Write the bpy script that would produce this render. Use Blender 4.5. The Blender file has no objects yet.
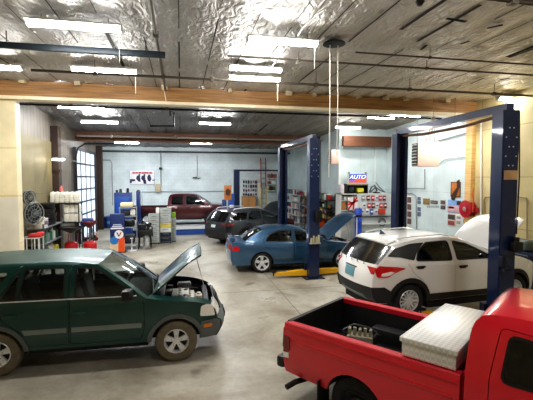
import bpy, bmesh, math, random
from math import sin, cos, pi, radians, sqrt, atan2
from mathutils import Vector, Matrix, Euler
from mathutils.geometry import delaunay_2d_cdt
random.seed(11)
SC = bpy.context.scene
COL = SC.collection

# ------------------------------------------------------------------ camera (stands on a raised landing, 2.97 m up)
CAMZ, YAW, PITCH, F = 2.97, radians(12.1), radians(3.15), 400.0
FWD = Vector((sin(YAW)*cos(PITCH), cos(YAW)*cos(PITCH), -sin(PITCH)))
RGT = Vector((cos(YAW), -sin(YAW), 0)); UPV = RGT.cross(FWD)
EYE = Vector((0, 0, CAMZ))
def ray(u, v): return FWD + RGT*((u-266.5)/F) - UPV*((v-200)/F)
def G(u, v, z=0.0):
    r = ray(u, v); return EYE + r*((z-CAMZ)/r.z)
def WY(u, v, y):
    r = ray(u, v); return EYE + r*(y/r.y)
def WX(u, v, x):
    r = ray(u, v); return EYE + r*(x/r.x)
def cz(y): return 5.5 if y < 11.6 else 5.5-(y-11.6)*0.04
cd = bpy.data.cameras.new('camera'); cam = bpy.data.objects.new('camera', cd); COL.objects.link(cam)
cam.location = EYE; cam.rotation_euler = (pi/2-PITCH, 0, -YAW)
cd.sensor_width = 36; cd.lens = F/533*36; cd.clip_start = .05; cd.clip_end = 200
SC.camera = cam

# ------------------------------------------------------------------ materials
def srgb(h):
    h = h.lstrip('#'); c = [int(h[i:i+2], 16)/255 for i in (0, 2, 4)]
    return tuple(x/12.92 if x <= .04045 else ((x+.055)/1.055)**2.4 for x in c)
MATS = {}
def pm(name, col, rough=.5, metal=0., coat=0., var=.12, scale=6., bump=0., bscale=30., emis=None, spec=.5):
    """procedural principled material, base colour gently mottled by noise"""
    if name in MATS: return MATS[name]
    if isinstance(col, str): col = srgb(col)
    m = bpy.data.materials.new(name); m.use_nodes = True; nt = m.node_tree; b = nt.nodes['Principled BSDF']
    tc = nt.nodes.new('ShaderNodeTexCoord')
    nz = nt.nodes.new('ShaderNodeTexNoise'); nz.inputs['Scale'].default_value = scale; nz.inputs['Detail'].default_value = 4
    nt.links.new(tc.outputs['Object'], nz.inputs['Vector'])
    mx = nt.nodes.new('ShaderNodeMixRGB'); mx.blend_type = 'MIX'
    mx.inputs[1].default_value = tuple(c*(1-var) for c in col)+(1,)
    mx.inputs[2].default_value = tuple(min(1, c*(1+var)) for c in col)+(1,)
    nt.links.new(nz.outputs['Fac'], mx.inputs[0]); nt.links.new(mx.outputs[0], b.inputs['Base Color'])
    b.inputs['Roughness'].default_value = rough; b.inputs['Metallic'].default_value = metal
    b.inputs['Coat Weight'].default_value = coat; b.inputs['Coat Roughness'].default_value = .06
    b.inputs['Specular IOR Level'].default_value = spec
    if bump:
        n2 = nt.nodes.new('ShaderNodeTexNoise'); n2.inputs['Scale'].default_value = bscale; n2.inputs['Detail'].default_value = 3
        nt.links.new(tc.outputs['Object'], n2.inputs['Vector'])
        bp = nt.nodes.new('ShaderNodeBump'); bp.inputs['Strength'].default_value = bump; bp.inputs['Distance'].default_value = .02
        nt.links.new(n2.outputs['Fac'], bp.inputs['Height']); nt.links.new(bp.outputs[0], b.inputs['Normal'])
    if emis:
        b.inputs['Emission Color'].default_value = tuple(emis[0])+(1,); b.inputs['Emission Strength'].default_value = emis[1]
    MATS[name] = m; return m
def glass(name, tint, refl=.12, base=.0):
    """clear or tinted glazing: transparent tint under a fresnel gloss"""
    if name in MATS: return MATS[name]
    m = bpy.data.materials.new(name); m.use_nodes = True; nt = m.node_tree; nt.nodes.clear()
    o = nt.nodes.new('ShaderNodeOutputMaterial'); t = nt.nodes.new('ShaderNodeBsdfTransparent'); g = nt.nodes.new('ShaderNodeBsdfGlossy')
    t.inputs[0].default_value = tuple(tint)+(1,); g.inputs[0].default_value = (.9, .95, 1, 1); g.inputs['Roughness'].default_value = .04
    fr = nt.nodes.new('ShaderNodeFresnel'); fr.inputs[0].default_value = 1.5
    ad = nt.nodes.new('ShaderNodeMath'); ad.operation = 'ADD'; ad.inputs[1].default_value = base; ad.use_clamp = True
    mx = nt.nodes.new('ShaderNodeMixShader')
    nt.links.new(fr.outputs[0], ad.inputs[0]); nt.links.new(ad.outputs[0], mx.inputs[0])
    nt.links.new(t.outputs[0], mx.inputs[1]); nt.links.new(g.outputs[0], mx.inputs[2]); nt.links.new(mx.outputs[0], o.inputs[0])
    MATS[name] = m; return m
def emit(name, col, s):
    if name in MATS: return MATS[name]
    m = bpy.data.materials.new(name); m.use_nodes = True; nt = m.node_tree; nt.nodes.clear()
    o = nt.nodes.new('ShaderNodeOutputMaterial'); e = nt.nodes.new('ShaderNodeEmission')
    e.inputs[0].default_value = tuple(col)+(1,); e.inputs[1].default_value = s; nt.links.new(e.outputs[0], o.inputs[0])
    MATS[name] = m; return m

# ------------------------------------------------------------------ mesh builder
class MB:
    def __init__(s): s.bm = bmesh.new(); s.mi = 0
    def _done(s, vs, M=None):
        if M is not None:
            for v in vs: v.co = M @ v.co
        fs = {f for v in vs for f in v.link_faces}
        for f in fs: f.material_index = s.mi
        return s
    def box(s, c, d, rot=None, bev=0., seg=2):
        r = bmesh.ops.create_cube(s.bm, size=1.0); vs = r['verts']
        for v in vs: v.co = Vector((v.co.x*d[0], v.co.y*d[1], v.co.z*d[2]))
        if bev > 0:
            es = list({e for v in vs for e in v.link_edges})
            bv = bmesh.ops.bevel(s.bm, geom=es, offset=min(bev, min(d)*.45), segments=seg, profile=.6, affect='EDGES')
            vs = list({v for f in bv['faces'] for v in f.verts} | {v for v in vs if v.is_valid})
            fs = {f for v in vs for f in v.link_faces}; vs = list({v for f in fs for v in f.verts})
        M = Matrix.Translation(Vector(c))
        if rot is not None: M = M @ Euler(rot).to_matrix().to_4x4()
        return s._done(vs, M)
    def bx(s, x0, x1, y0, y1, z0, z1, bev=0.):
        return s.box(((x0+x1)/2, (y0+y1)/2, (z0+z1)/2), (abs(x1-x0), abs(y1-y0), abs(z1-z0)), bev=bev)
    def cyl(s, p0, p1, r0, r1=None, n=16, cap=True):
        p0, p1 = Vector(p0), Vector(p1); r1 = r0 if r1 is None else r1; d = p1-p0; L = d.length
        if L < 1e-6: return s
        r = bmesh.ops.create_cone(s.bm, cap_ends=cap, cap_tris=False, segments=n, radius1=max(r0, 1e-4), radius2=max(r1, 1e-4), depth=L)
        q = d.to_track_quat('Z', 'Y').to_matrix().to_4x4()
        return s._done(r['verts'], Matrix.Translation((p0+p1)/2) @ q)
    def tube(s, pts, r, n=8):
        pts = [Vector(p) for p in pts]; rings = []; up = None
        for i, p in enumerate(pts):
            t = (pts[min(i+1, len(pts)-1)]-pts[max(i-1, 0)]).normalized()
            if up is None: up = Vector((0, 0, 1)) if abs(t.z) < .9 else Vector((1, 0, 0))
            a = t.cross(up).normalized(); b = a.cross(t).normalized(); up = b
            rings.append([s.bm.verts.new(p+(a*cos(2*pi*k/n)+b*sin(2*pi*k/n))*r) for k in range(n)])
        for A, B in zip(rings, rings[1:]):
            for k in range(n):
                f = s.bm.faces.new((A[k], A[(k+1) % n], B[(k+1) % n], B[k])); f.material_index = s.mi
        for R in (rings[0], rings[-1]):
            f = s.bm.faces.new(R); f.material_index = s.mi
        return s
    def lathe(s, prof, n=32, M=None, a0=0., a1=2*pi):
        full = abs(a1-a0-2*pi) < 1e-5; cols = []; k = n if full else n+1
        for i in range(k):
            a = a0+(a1-a0)*i/n
            cols.append([s.bm.verts.new((max(r, 1e-4)*cos(a), max(r, 1e-4)*sin(a), z)) for r, z in prof])
        for i in range(n):
            A, B = cols[i], cols[(i+1) % k]
            for j in range(len(prof)-1):
                f = s.bm.faces.new((A[j], B[j], B[j+1], A[j+1])); f.material_index = s.mi
        if M is not None:
            for c in cols:
                for v in c: v.co = M @ v.co
        return s
    def prism(s, poly, z0, z1, M=None):
        """polygon (x, y) extruded from z0 to z1"""
        a = [s.bm.verts.new((x, y, z0)) for x, y in poly]; b = [s.bm.verts.new((x, y, z1)) for x, y in poly]; n = len(poly); fs = []
        fs.append(s.bm.faces.new(a)); fs.append(s.bm.faces.new(b[::-1]))
        for i in range(n): fs.append(s.bm.faces.new((a[i], a[(i+1) % n], b[(i+1) % n], b[i])))
        for f in fs: f.material_index = s.mi
        if M is not None:
            for v in a+b: v.co = M @ v.co
        return s
    def quad(s, *ps):
        f = s.bm.faces.new([s.bm.verts.new(p) for p in ps]); f.material_index = s.mi; return s
    def sphere(s, c, r, sc=(1, 1, 1), u=16, v=10):
        R = bmesh.ops.create_uvsphere(s.bm, u_segments=u, v_segments=v, radius=r)
        return s._done(R['verts'], Matrix.Translation(Vector(c)) @ Matrix.Diagonal((sc[0], sc[1], sc[2], 1)))
    def torus(s, c, R, r, M=None, n=24, k=8):
        prof = [(R+r*cos(2*pi*i/k), r*sin(2*pi*i/k)) for i in range(k+1)]
        T = Matrix.Translation(Vector(c))
        return s.lathe(prof, n, T if M is None else T @ M)
    def build(s, name, mat, parent=None, loc=(0, 0, 0), rz=0., angle=35):
        bm = s.bm; bmesh.ops.remove_doubles(bm, verts=bm.verts, dist=1e-5)
        bmesh.ops.recalc_face_normals(bm, faces=bm.faces)
        me = bpy.data.meshes.new(name); bm.to_mesh(me); bm.free()
        for p in me.polygons: p.use_smooth = True
        me.set_sharp_from_angle(angle=radians(angle))
        for m in (mat if isinstance(mat, (list, tuple)) else [mat]): me.materials.append(m)
        o = bpy.data.objects.new(name, me); COL.objects.link(o)
        o.location = loc; o.rotation_euler = (0, 0, rz)
        if parent is not None: o.parent = parent
        return o
RY90 = Matrix.Rotation(pi/2, 4, 'Y'); RX90 = Matrix.Rotation(pi/2, 4, 'X')

def tag(o, label, cat, group=None, kind=None):
    o['label'] = label; o['category'] = cat
    if group: o['group'] = group
    if kind: o['kind'] = kind
    return o
def thing(name, label, cat, loc=(0, 0, 0), rz=0., group=None):
    o = bpy.data.objects.new(name, None); COL.objects.link(o); o.empty_display_size = .2
    o.location = loc; o.rotation_euler = (0, 0, rz); return tag(o, label, cat, group)
def struct(name, mb, mat, loc=(0, 0, 0), parent=None):
    o = mb.build(name, mat, parent, loc)
    if parent is None: o['kind'] = 'structure'
    return o
KIDS = {}
def copy_tree(o, parent=None):
    c = o.copy(); COL.objects.link(c)
    if parent is not None: c.parent = parent
    for ch in [x for x in COL.objects if x.parent == o]: copy_tree(ch, c)
    return c
def dup(root, loc, rz, label, group=None):
    c = copy_tree(root); c.location = loc; c.rotation_euler = (0, 0, rz); c['label'] = label
    if group: c['group'] = group
    return c
def text(name, s, size, mat, parent, loc, rot, depth=.002, shear=0., align='CENTER', sx=1.):
    c = bpy.data.curves.new(name, 'FONT'); c.body = s; c.size = size; c.extrude = depth; c.shear = shear
    c.align_x = align; c.align_y = 'CENTER'; c.materials.append(mat)
    tmp = bpy.data.objects.new(name+'_curve', c); COL.objects.link(tmp); dg = bpy.context.evaluated_depsgraph_get(); dg.update()
    me = bpy.data.meshes.new_from_object(tmp.evaluated_get(dg)); me.name = name; bpy.data.objects.remove(tmp)
    for v in me.vertices: v.co.x *= sx
    o = bpy.data.objects.new(name, me); COL.objects.link(o); o.parent = parent; o.location = loc; o.rotation_euler = rot
    return o
ORD = ['first', 'second', 'third', 'fourth', 'fifth', 'sixth', 'seventh', 'eighth', 'ninth', 'tenth']
# ================================================================== THE ROOM
XL, XLN, XR, XI = -4.7, -6.6, 9.5, 7.16      # left bay wall, near left wall, right wall, inner side wall
YB, YM, YN = 26.0, 11.6, 17.4                # back wall, line of the big beam, nook wall
YF = -4.0

def floor_mat():
    m = bpy.data.materials.new('concrete_floor'); m.use_nodes = True; nt = m.node_tree; b = nt.nodes['Principled BSDF']; N = nt.nodes.new; L = nt.links.new
    tc = N('ShaderNodeTexCoord')
    def noise(sc, det=5, rough=.6, dist=0.):
        n = N('ShaderNodeTexNoise'); n.inputs['Scale'].default_value = sc; n.inputs['Detail'].default_value = det
        n.inputs['Roughness'].default_value = rough; n.inputs['Distortion'].default_value = dist; L(tc.outputs['Object'], n.inputs['Vector']); return n
    def ramp(src, stops):
        r = N('ShaderNodeValToRGB'); e = r.color_ramp.elements
        e[0].position, e[0].color = stops[0][0], stops[0][1]+(1,); e[1].position, e[1].color = stops[-1][0], stops[-1][1]+(1,)
        for p, c in stops[1:-1]:
            x = e.new(p); x.color = c+(1,)
        L(src, r.inputs[0]); return r
    big = ramp(noise(.45, 6, .62, .6).outputs['Fac'], [(.30, srgb('#6f6856')), (.42, srgb('#968f80')), (.56, srgb('#b0aca0')), (.72, srgb('#c6c1b2'))])
    fine = ramp(noise(9, 6, .7).outputs['Fac'], [(.3, (.72, .72, .70)), (.65, (1.0, 1.0, 1.0))])
    mul = N('ShaderNodeMixRGB'); mul.blend_type = 'MULTIPLY'; mul.inputs[0].default_value = .8; L(big.outputs[0], mul.inputs[1]); L(fine.outputs[0], mul.inputs[2])
    # oil stains
    st = ramp(noise(1.3, 3, .5, .3).outputs['Fac'], [(.62, (1, 1, 1)), (.72, (.42, .39, .36))])
    mu2 = N('ShaderNodeMixRGB'); mu2.blend_type = 'MULTIPLY'; mu2.inputs[0].default_value = .85; L(mul.outputs[0], mu2.inputs[1]); L(st.outputs[0], mu2.inputs[2])
    L(mu2.outputs[0], b.inputs['Base Color'])
    rr = ramp(noise(.8, 4).outputs['Fac'], [(.3, (.26, .26, .26)), (.7, (.5, .5, .5))]); L(rr.outputs[0], b.inputs['Roughness'])
    bp = N('ShaderNodeBump'); bp.inputs['Strength'].default_value = .08; L(noise(14).outputs['Fac'], bp.inputs['Height']); L(bp.outputs[0], b.inputs['Normal'])
    return m
def foil_mat():
    m = bpy.data.materials.new('foil_insulation'); m.use_nodes = True; nt = m.node_tree; b = nt.nodes['Principled BSDF']; N = nt.nodes.new; L = nt.links.new
    tc = N('ShaderNodeTexCoord'); sx = N('ShaderNodeSeparateXYZ'); L(tc.outputs['Object'], sx.inputs[0])
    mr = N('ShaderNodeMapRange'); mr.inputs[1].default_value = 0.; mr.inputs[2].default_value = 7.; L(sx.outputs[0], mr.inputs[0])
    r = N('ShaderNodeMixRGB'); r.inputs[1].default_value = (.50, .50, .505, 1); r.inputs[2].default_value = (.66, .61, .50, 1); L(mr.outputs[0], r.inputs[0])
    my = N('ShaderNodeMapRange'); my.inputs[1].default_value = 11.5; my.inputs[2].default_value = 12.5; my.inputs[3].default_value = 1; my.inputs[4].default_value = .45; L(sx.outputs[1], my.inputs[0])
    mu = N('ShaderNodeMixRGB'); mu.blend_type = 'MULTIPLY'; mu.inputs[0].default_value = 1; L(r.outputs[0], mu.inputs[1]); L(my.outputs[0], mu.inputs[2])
    nz = N('ShaderNodeTexNoise'); nz.inputs['Scale'].default_value = 2.8; nz.inputs['Detail'].default_value = 6; nz.inputs['Distortion'].default_value = 1.6
    mp = N('ShaderNodeMapping'); mp.inputs['Scale'].default_value = (2.2, 1.0, 1); L(tc.outputs['Object'], mp.inputs[0]); L(mp.outputs[0], nz.inputs['Vector'])
    vo = N('ShaderNodeTexVoronoi'); vo.feature = 'DISTANCE_TO_EDGE'; vo.inputs['Scale'].default_value = 3.2
    n3 = N('ShaderNodeTexNoise'); n3.inputs['Scale'].default_value = 3.; L(tc.outputs['Object'], n3.inputs['Vector'])
    av = N('ShaderNodeMixRGB'); av.inputs[0].default_value = .35; L(mp.outputs[0], av.inputs[1]); L(n3.outputs['Color'], av.inputs[2]); L(av.outputs[0], vo.inputs['Vector'])
    ad = N('ShaderNodeMath'); ad.operation = 'MULTIPLY_ADD'; ad.inputs[1].default_value = .6; L(vo.outputs['Distance'], ad.inputs[0]); L(nz.outputs['Fac'], ad.inputs[2])
    bp = N('ShaderNodeBump'); bp.inputs['Strength'].default_value = .8; bp.inputs['Distance'].default_value = .12; L(ad.outputs[0], bp.inputs['Height']); L(bp.outputs[0], b.inputs['Normal'])
    L(mu.outputs[0], b.inputs['Base Color']); b.inputs['Metallic'].default_value = .32; b.inputs['Roughness'].default_value = .48
    return m
def panel_mat(name, base, seam, w, h, mort=.01, var=.06, rough=.55, rot=False, streak=0.):
    """sheet or block wall: brick texture drives joint lines, noise drives dirt"""
    m = bpy.data.materials.new(name); m.use_nodes = True; nt = m.node_tree; b = nt.nodes['Principled BSDF']; N = nt.nodes.new; L = nt.links.new
    tc = N('ShaderNodeTexCoord'); sx = N('ShaderNodeSeparateXYZ'); L(tc.outputs['Object'], sx.inputs[0])
    cm = N('ShaderNodeCombineXYZ'); ad = N('ShaderNodeMath'); ad.operation = 'ADD'; L(sx.outputs[0], ad.inputs[0]); L(sx.outputs[1], ad.inputs[1])
    L(ad.outputs[0], cm.inputs[0]); L(sx.outputs[2], cm.inputs[1])
    br = N('ShaderNodeTexBrick'); br.inputs['Scale'].default_value = 1; br.inputs['Brick Width'].default_value = w; br.inputs['Row Height'].default_value = h
    br.inputs['Mortar Size'].default_value = mort; br.inputs['Mortar Smooth'].default_value = .3; br.offset = 0 if rot else .5
    c = srgb(base) if isinstance(base, str) else base
    br.inputs['Color1'].default_value = tuple(x*(1-var) for x in c)+(1,); br.inputs['Color2'].default_value = tuple(min(1, x*(1+var)) for x in c)+(1,)
    br.inputs['Mortar'].default_value = (srgb(seam) if isinstance(seam, str) else seam)+(1,); L(cm.outputs[0], br.inputs['Vector'])
    nz = N('ShaderNodeTexNoise'); nz.inputs['Scale'].default_value = 1.2; nz.inputs['Detail'].default_value = 6; L(tc.outputs['Object'], nz.inputs['Vector'])
    r = N('ShaderNodeMapRange'); r.inputs[1].default_value = .3; r.inputs[2].default_value = .7; r.inputs[3].default_value = .82-streak; r.inputs[4].default_value = 1.05; L(nz.outputs['Fac'], r.inputs[0])
    mu = N('ShaderNodeMixRGB'); mu.blend_type = 'MULTIPLY'; mu.inputs[0].default_value = 1; L(br.outputs['Color'], mu.inputs[1]); L(r.outputs[0], mu.inputs[2]); L(mu.outputs[0], b.inputs['Base Color'])
    b.inputs['Roughness'].default_value = rough
    return m
def wood_mat(name, c1, c2, lam=.042):
    m = bpy.data.materials.new(name); m.use_nodes = True; nt = m.node_tree; b = nt.nodes['Principled BSDF']; N = nt.nodes.new; L = nt.links.new
    tc = N('ShaderNodeTexCoord'); mp = N('ShaderNodeMapping'); mp.inputs['Scale'].default_value = (.5, .5, 9); L(tc.outputs['Object'], mp.inputs[0])
    nz = N('ShaderNodeTexNoise'); nz.inputs['Scale'].default_value = 2.5; nz.inputs['Detail'].default_value = 8; L(mp.outputs[0], nz.inputs['Vector'])
    r = N('ShaderNodeValToRGB'); r.color_ramp.elements[0].color = srgb(c1)+(1,); r.color_ramp.elements[1].color = srgb(c2)+(1,)
    r.color_ramp.elements[0].position = .3; r.color_ramp.elements[1].position = .7; L(nz.outputs['Fac'], r.inputs[0]); L(r.outputs[0], b.inputs['Base Color'])
    b.inputs['Roughness'].default_value = .55
    return m
M_blue = panel_mat('blue_block_wall', '#d3e0e3', '#bccacd', .41, .205, .006, .02)
M_blue2 = panel_mat('blue_panel_wall', '#cfdfe2', '#b0c2c6', 1.22, 2.44, .006, .03, rot=True)
M_yel = panel_mat('cream_panel_wall', '#d6c898', '#ac9d72', 1.22, 1.5, .012, .05, rot=True)
M_yel2 = panel_mat('cream_drywall', '#efe3be', '#e0d2a8', 3.0, 1.25, .03, .05, rot=True, streak=.1)
M_gry = panel_mat('grey_ribbed_wall', '#7f776a', '#5d564c', .3, 9.0, .025, .06, rot=True, streak=.2)
M_glu = wood_mat('glulam_wood', '#7d5a33', '#b08550')
M_glud = wood_mat('dark_glulam_wood', '#4a2c18', '#70452a')
M_pine = wood_mat('pine_post_wood', '#c79c5e', '#e6c48c')

def slab(x0, x1, y0, y1, z0, z1): return MB().bx(x0, x1, y0, y1, z0, z1)
T = .2
struct('floor', slab(XLN-T, XR+T, YF-T, YB+T, -.2, 0), floor_mat())
# foil-backed insulation ceiling: sags between purlins, crumpled
def ceiling(ya, yb):
    mb = MB(); bm = mb.bm; st = .15; nx = int((XR-XLN+.4)/st); ny = int(math.ceil((yb-ya)/st)); rows = []
    from mathutils import noise as mn
    for j in range(ny+1):
        y = ya+(yb-ya)*j/ny; row = []
        for i in range(nx+1):
            x = XLN-.2+i*st
            ph = (x % .61)/.61
            sag = .045*sin(pi*ph)
            n = mn.noise(Vector((x*1.6, y*.9, 3.1)))*.03+mn.noise(Vector((x*3.7, y*2.3, 7.7)))*.02
            row.append(bm.verts.new((x, y, cz(y)-sag+n)))
        rows.append(row)
    for a, b in zip(rows, rows[1:]):
        for i in range(nx): bm.faces.new((a[i], b[i], b[i+1], a[i+1]))
    return mb
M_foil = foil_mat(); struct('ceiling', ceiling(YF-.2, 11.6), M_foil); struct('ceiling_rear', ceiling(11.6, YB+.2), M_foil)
# dark taped seams along the purlins
mb = MB(); sr = random.Random(5)
x = XLN+.1
while x < XR:
    k = round((x+61)/.61)*.61-61
    y = YF
    while y < YB-.3:
        L = sr.uniform(1.2, 3.6); y1 = min(y+L, YB-.2); w = sr.choice([.012, .016, .02, .028]) if sr.random() < .9 else .07
        if sr.random() < .8: mb.quad((k-w/2, y, cz(y)-.03), (k+w/2, y, cz(y)-.03), (k+w/2, y1, cz(y1)-.03), (k-w/2, y1, cz(y1)-.03))
        y = y1+sr.uniform(.1, .9)
    x += .61
struct('trim_1', mb, pm('dark_seam', '#2c2925', .7))
# torn black gaps in the insulation, over to the right
mb = MB()
for (u0, v0, u1, v1, w) in [(506, 57, 540, 44, .07), (487, 28, 503, 25, .05), (447, 18, 466, 22, .05), (460, 44, 470, 41, .04), (420, 50, 427, 45, .04), (499, 80, 510, 78, .05), (470, 84, 484, 78, .03)]:
    a, b = G(u0, v0, 5.42), G(u1, v1, 5.42); n = Vector((-(b-a).y, (b-a).x, 0)).normalized()*w
    mb.quad(a-n*.4, b-n, b+n*.6, a+n)
struct('trim_2', mb, pm('torn_gap', '#141210', .9))
# walls
struct('wall_back', slab(XL-T, XI+T, YB, YB+T, 0, 5.2), M_blue)
struct('wall_left', slab(XL-T, XL, YM, YB+T, 0, 5.6), M_gry)
struct('wall_left_near', slab(XLN-T, XLN, YF-T, YM+.3, 0, 5.7), M_yel2)
struct('wall_left_stub', MB().bx(XLN, -4.17, YM, YM+.3, 0, 5.04), M_yel2)
struct('baseboard_left', MB().bx(XLN, -4.165, YM-.02, YM, 0, 2.46), panel_mat('grey_white_wainscot', '#e9e4d6', '#d0c8b4', 3.0, 9.0, .02, .03, rot=True))
struct('wall_right', slab(XR, XR+T, YF-T, YM+.15, 0, 5.7), M_yel)
struct('wall_right_far', slab(XR, XR+T, YM+.15, YN+T, 0, 5.6), M_blue2)
struct('wall_nook', slab(XI, XR+T, YN, YN+T, 0, 5.5), M_blue2)
struct('wall_inner_side', slab(XI, XI+T, YN+T, YB+T, 0, 5.5), M_blue2)
struct('wall_front', slab(XLN-T, XR+T, YF-T, YF, 0, 5.7), M_yel2)
# white edge of the nook corner
struct('trim_3', slab(XI-.03, XI+.06, YN-.03, YN, 0, 4.0), pm('white_trim', '#e4e6e2', .5))
# cream lower-lit stretch of the left bay wall and its brown posts
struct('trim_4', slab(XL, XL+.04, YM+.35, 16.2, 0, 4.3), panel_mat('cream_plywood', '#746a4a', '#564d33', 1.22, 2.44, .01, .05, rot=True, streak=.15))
struct('trim_5', slab(XL+.04, XL+.18, 12.0, 12.2, 0, 4.8), M_glu)
struct('trim_6', MB().bx(XL, XL+.26, 16.25, 16.6, 0, 4.9).bx(XL+.26, XL+.29, 16.3, 16.55, 2.2, 2.3).bx(XL+.26, XL+.29, 16.3, 16.55, 3.2, 3.3), pm('rusty_brown_steel', '#33231b', .6))
struct('trim_7', slab(XL, XL+.3, 24.4, 24.75, 0, 4.8), pm('rusty_brown_steel', '#33231b', .6))
# beams
struct('trim_8', slab(XLN, XR, YM-.10, YM+.12, 5.04, 5.46), M_glu)
struct('trim_9', MB().bx(XLN, XR, YM-.16, YM-.10, 5.02, 5.07).bx(XLN, XR, YM-.16, YM+.2, 4.985, 5.02), pm('pale_flange', '#e2d6b8', .4))
struct('trim_10', slab(XL, XI, 20.0, 20.22, 4.68, 5.14), M_glud)
struct('trim_11', slab(XI, XR, 16.9, 17.1, 4.40, 4.86), M_glud)
struct('trim_12', slab(XR-.16, XR, YM-.12, YM+.16, 0, 5.02), M_pine)
struct('trim_13', slab(XL, XI, YB-.12, YB, 4.55, 4.66), pm('dark_strip', '#3c3d40', .5, .4))  # dark strip across the top of the back wall
# joist hanger brackets nailed over the big beam
mb = MB()
for xx in [-3.9, -2.6, -.4, 1.4, 3.1, 3.9, 5.3, 6.2, 6.9, 8.3]:
    w = random.uniform(.10, .2)
    mb.box((xx, YM-.2, 5.44), (w, .18, .14), rot=(random.uniform(-.3, .3), random.uniform(-.2, .2), random.uniform(-.4, .4)), bev=.02)
struct('trim_14', mb, pm('torn_paper_flap', '#b5a78a', .7))
# concrete joints
mb = MB(); a = G(280, 291); 
mb.bx(a.x-.006, a.x+.006, YF, YB, 0, .0015).bx(XLN, XR, 10.2, 10.212, 0, .0015).bx(XLN, XR, 4.3, 4.312, 0, .0015).bx(XLN, XR, 16.4, 16.412, 0, .0015)
struct('trim_15', mb, pm('joint_dark', '#4c483f', .8))
# dark damp stains on the slab
def stain(name, pts, col, z=.002):
    mb = MB(); mb.bm.faces.new([mb.bm.verts.new((p.x, p.y, z)) for p in pts]); return struct(name, mb, col)

# roll-up door with glass panes (left wall, far end)
d = bpy.data.objects.new('door_1', None); COL.objects.link(d); d['kind'] = 'structure'
y0, y1, zt = 19.5, 23.6, 4.25
fr = MB().bx(XL, XL+.14, y0-.12, y0, 0, zt+.1).bx(XL, XL+.14, y1, y1+.12, 0, zt+.1).bx(XL, XL+.14, y0, y1, zt, zt+.12)
for i in range(1, 7): fr.bx(XL+.02, XL+.08, y0, y1, i*zt/7-.035, i*zt/7+.035)
for i in range(1, 4): fr.bx(XL+.02, XL+.075, y0+i*(y1-y0)/4-.035, y0+i*(y1-y0)/4+.035, 0, zt)
fr.build('door_frame', pm('door_frame_dark', '#25252a', .5), d)
MB().bx(XL+.03, XL+.05, y0, y1, 0, zt).build('door_panel', pm('frosted_daylight_pane', '#c9d6e2', .35, emis=((.75, .87, 1.0), .3)), d)
tr = MB().tube([(XL+.12, y0-.1, 0), (XL+.12, y0-.1, 3.9), (XL+.2, y0-.1, 4.3), (XL+.5, y0-.1, 4.5), (XL+2.2, y0-.1, 4.55)], .035)
tr.build('door_track', pm('track_dark', '#2b2d31', .4, .6), d)

# ------------------------------------------------------------------ strip lights
M_tube = emit('lit_tube', (1.0, .97, .93), 48.)
M_tube2 = emit('lit_tube_rear', (.97, .98, 1.0), 95.)
M_tube3 = emit('lit_tube_side', (1.0, .97, .93), 40.)
M_hous = pm('light_housing', '#e6e6e2', .4)
M_cord = pm('pale_cord', '#e2dfd5', .6)
def hit_ceiling(u, v, drop):
    z = 5.5-drop
    for _ in range(12):
        p = G(u, v, z); z = cz(p.y)-drop
    return p
LIGHT_PROTO = {}
def strip_light(u0, u1, v, label, drop=.2, wide=.0, cord=None, xyz=None):
    if xyz is None:
        a, b = hit_ceiling(u0, v, drop), hit_ceiling(u1, v, drop); mid = (a+b)/2; L = (b-a).length
        L = (b.x-a.x)
        dy = 0
    else: mid, L = Vector(xyz[:3]), xyz[3]
    t = thing('strip_light', label, 'light', mid, 0, 'fluorescent strip lights')
    h = MB().box((0, 0, .045), (L, .30, .02), bev=.005).box((0, 0, .065), (L, .16, .04), bev=.01)
    for s in (-1, 1): h.box((s*(L/2-.012), 0, .02), (.024, .16, .1), bev=.006)
    if wide: h.prism([(-wide/2, .045), (-.055, .07), (.055, .07), (wide/2, .045), (.055, .06), (-.055, .06)], -L/2, L/2, M=RY90 @ Matrix.Rotation(pi/2, 4, 'Z'))
    h.build('housing', M_hous, t)
    ln = MB(); ln.lathe([(.075, -L/2+.025), (.075, L/2-.025)], 14, Matrix.Translation((0, 0, .022)) @ RY90 @ Matrix.Diagonal((.62, 1, 1, 1)), a0=-pi/2, a1=pi/2) ; ln.build('diffuser_lens', M_tube if mid.y < 11.6 else (M_tube3 if mid.x > 6.5 else M_tube2), t)
    for s in (-1, 1): MB().cyl((s*L*.35, 0, .06), (s*L*.35, 0, drop+.03), .006, n=6).build('hanger', pm('wire_grey', '#77777a', .4, .7), t)
    if cord:
        MB().cyl((L/2-.05, 0, .0), (L/2-.05, 0, -cord), .005, n=6).build('pull_cord', M_cord, t)
    return t
strip_light(30, 121, 27.5, 'large lit strip light nearest the top left of the ceiling', cord=.5)
strip_light(246, 320, 43, 'lit strip light beside the dark round ceiling disc', cord=.4)
strip_light(-30, 21, 68, 'lit strip light cut by the left edge, in front of the wooden beam')
strip_light(73, 137, 71.5, 'lit strip light just in front of the wooden beam at left', cord=.45)
strip_light(228, 281, 80.5, 'lit strip light hung low beneath a white wide one before the beam', drop=.24, cord=.45)
strip_light(228, 283, 70, 'wide white reflector light above another strip light before the beam', drop=.14, wide=.34)
strip_light(59, 104, 108, 'first lit strip light behind the wooden beam at far left')
strip_light(82, 118, 122.5, 'second lit strip light behind the beam, above the dark rear beam')
strip_light(199, 231, 124, 'short lit strip light in the rear bay above the maroon pickup', wide=.3)
strip_light(365, 395, 118, 'lit strip light behind the beam, left of the white lift mount')
strip_light(388, 421, 116.5, 'lit strip light behind the beam over the tall right lift', drop=.16)
strip_light(334, 361, 128, 'lit strip light between the middle lift and the right lift')
strip_light(115, 139, 143, 'far lit strip light behind the dark rear beam at left')
strip_light(190, 212, 143.5, 'far lit strip light behind the dark rear beam at centre')
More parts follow.
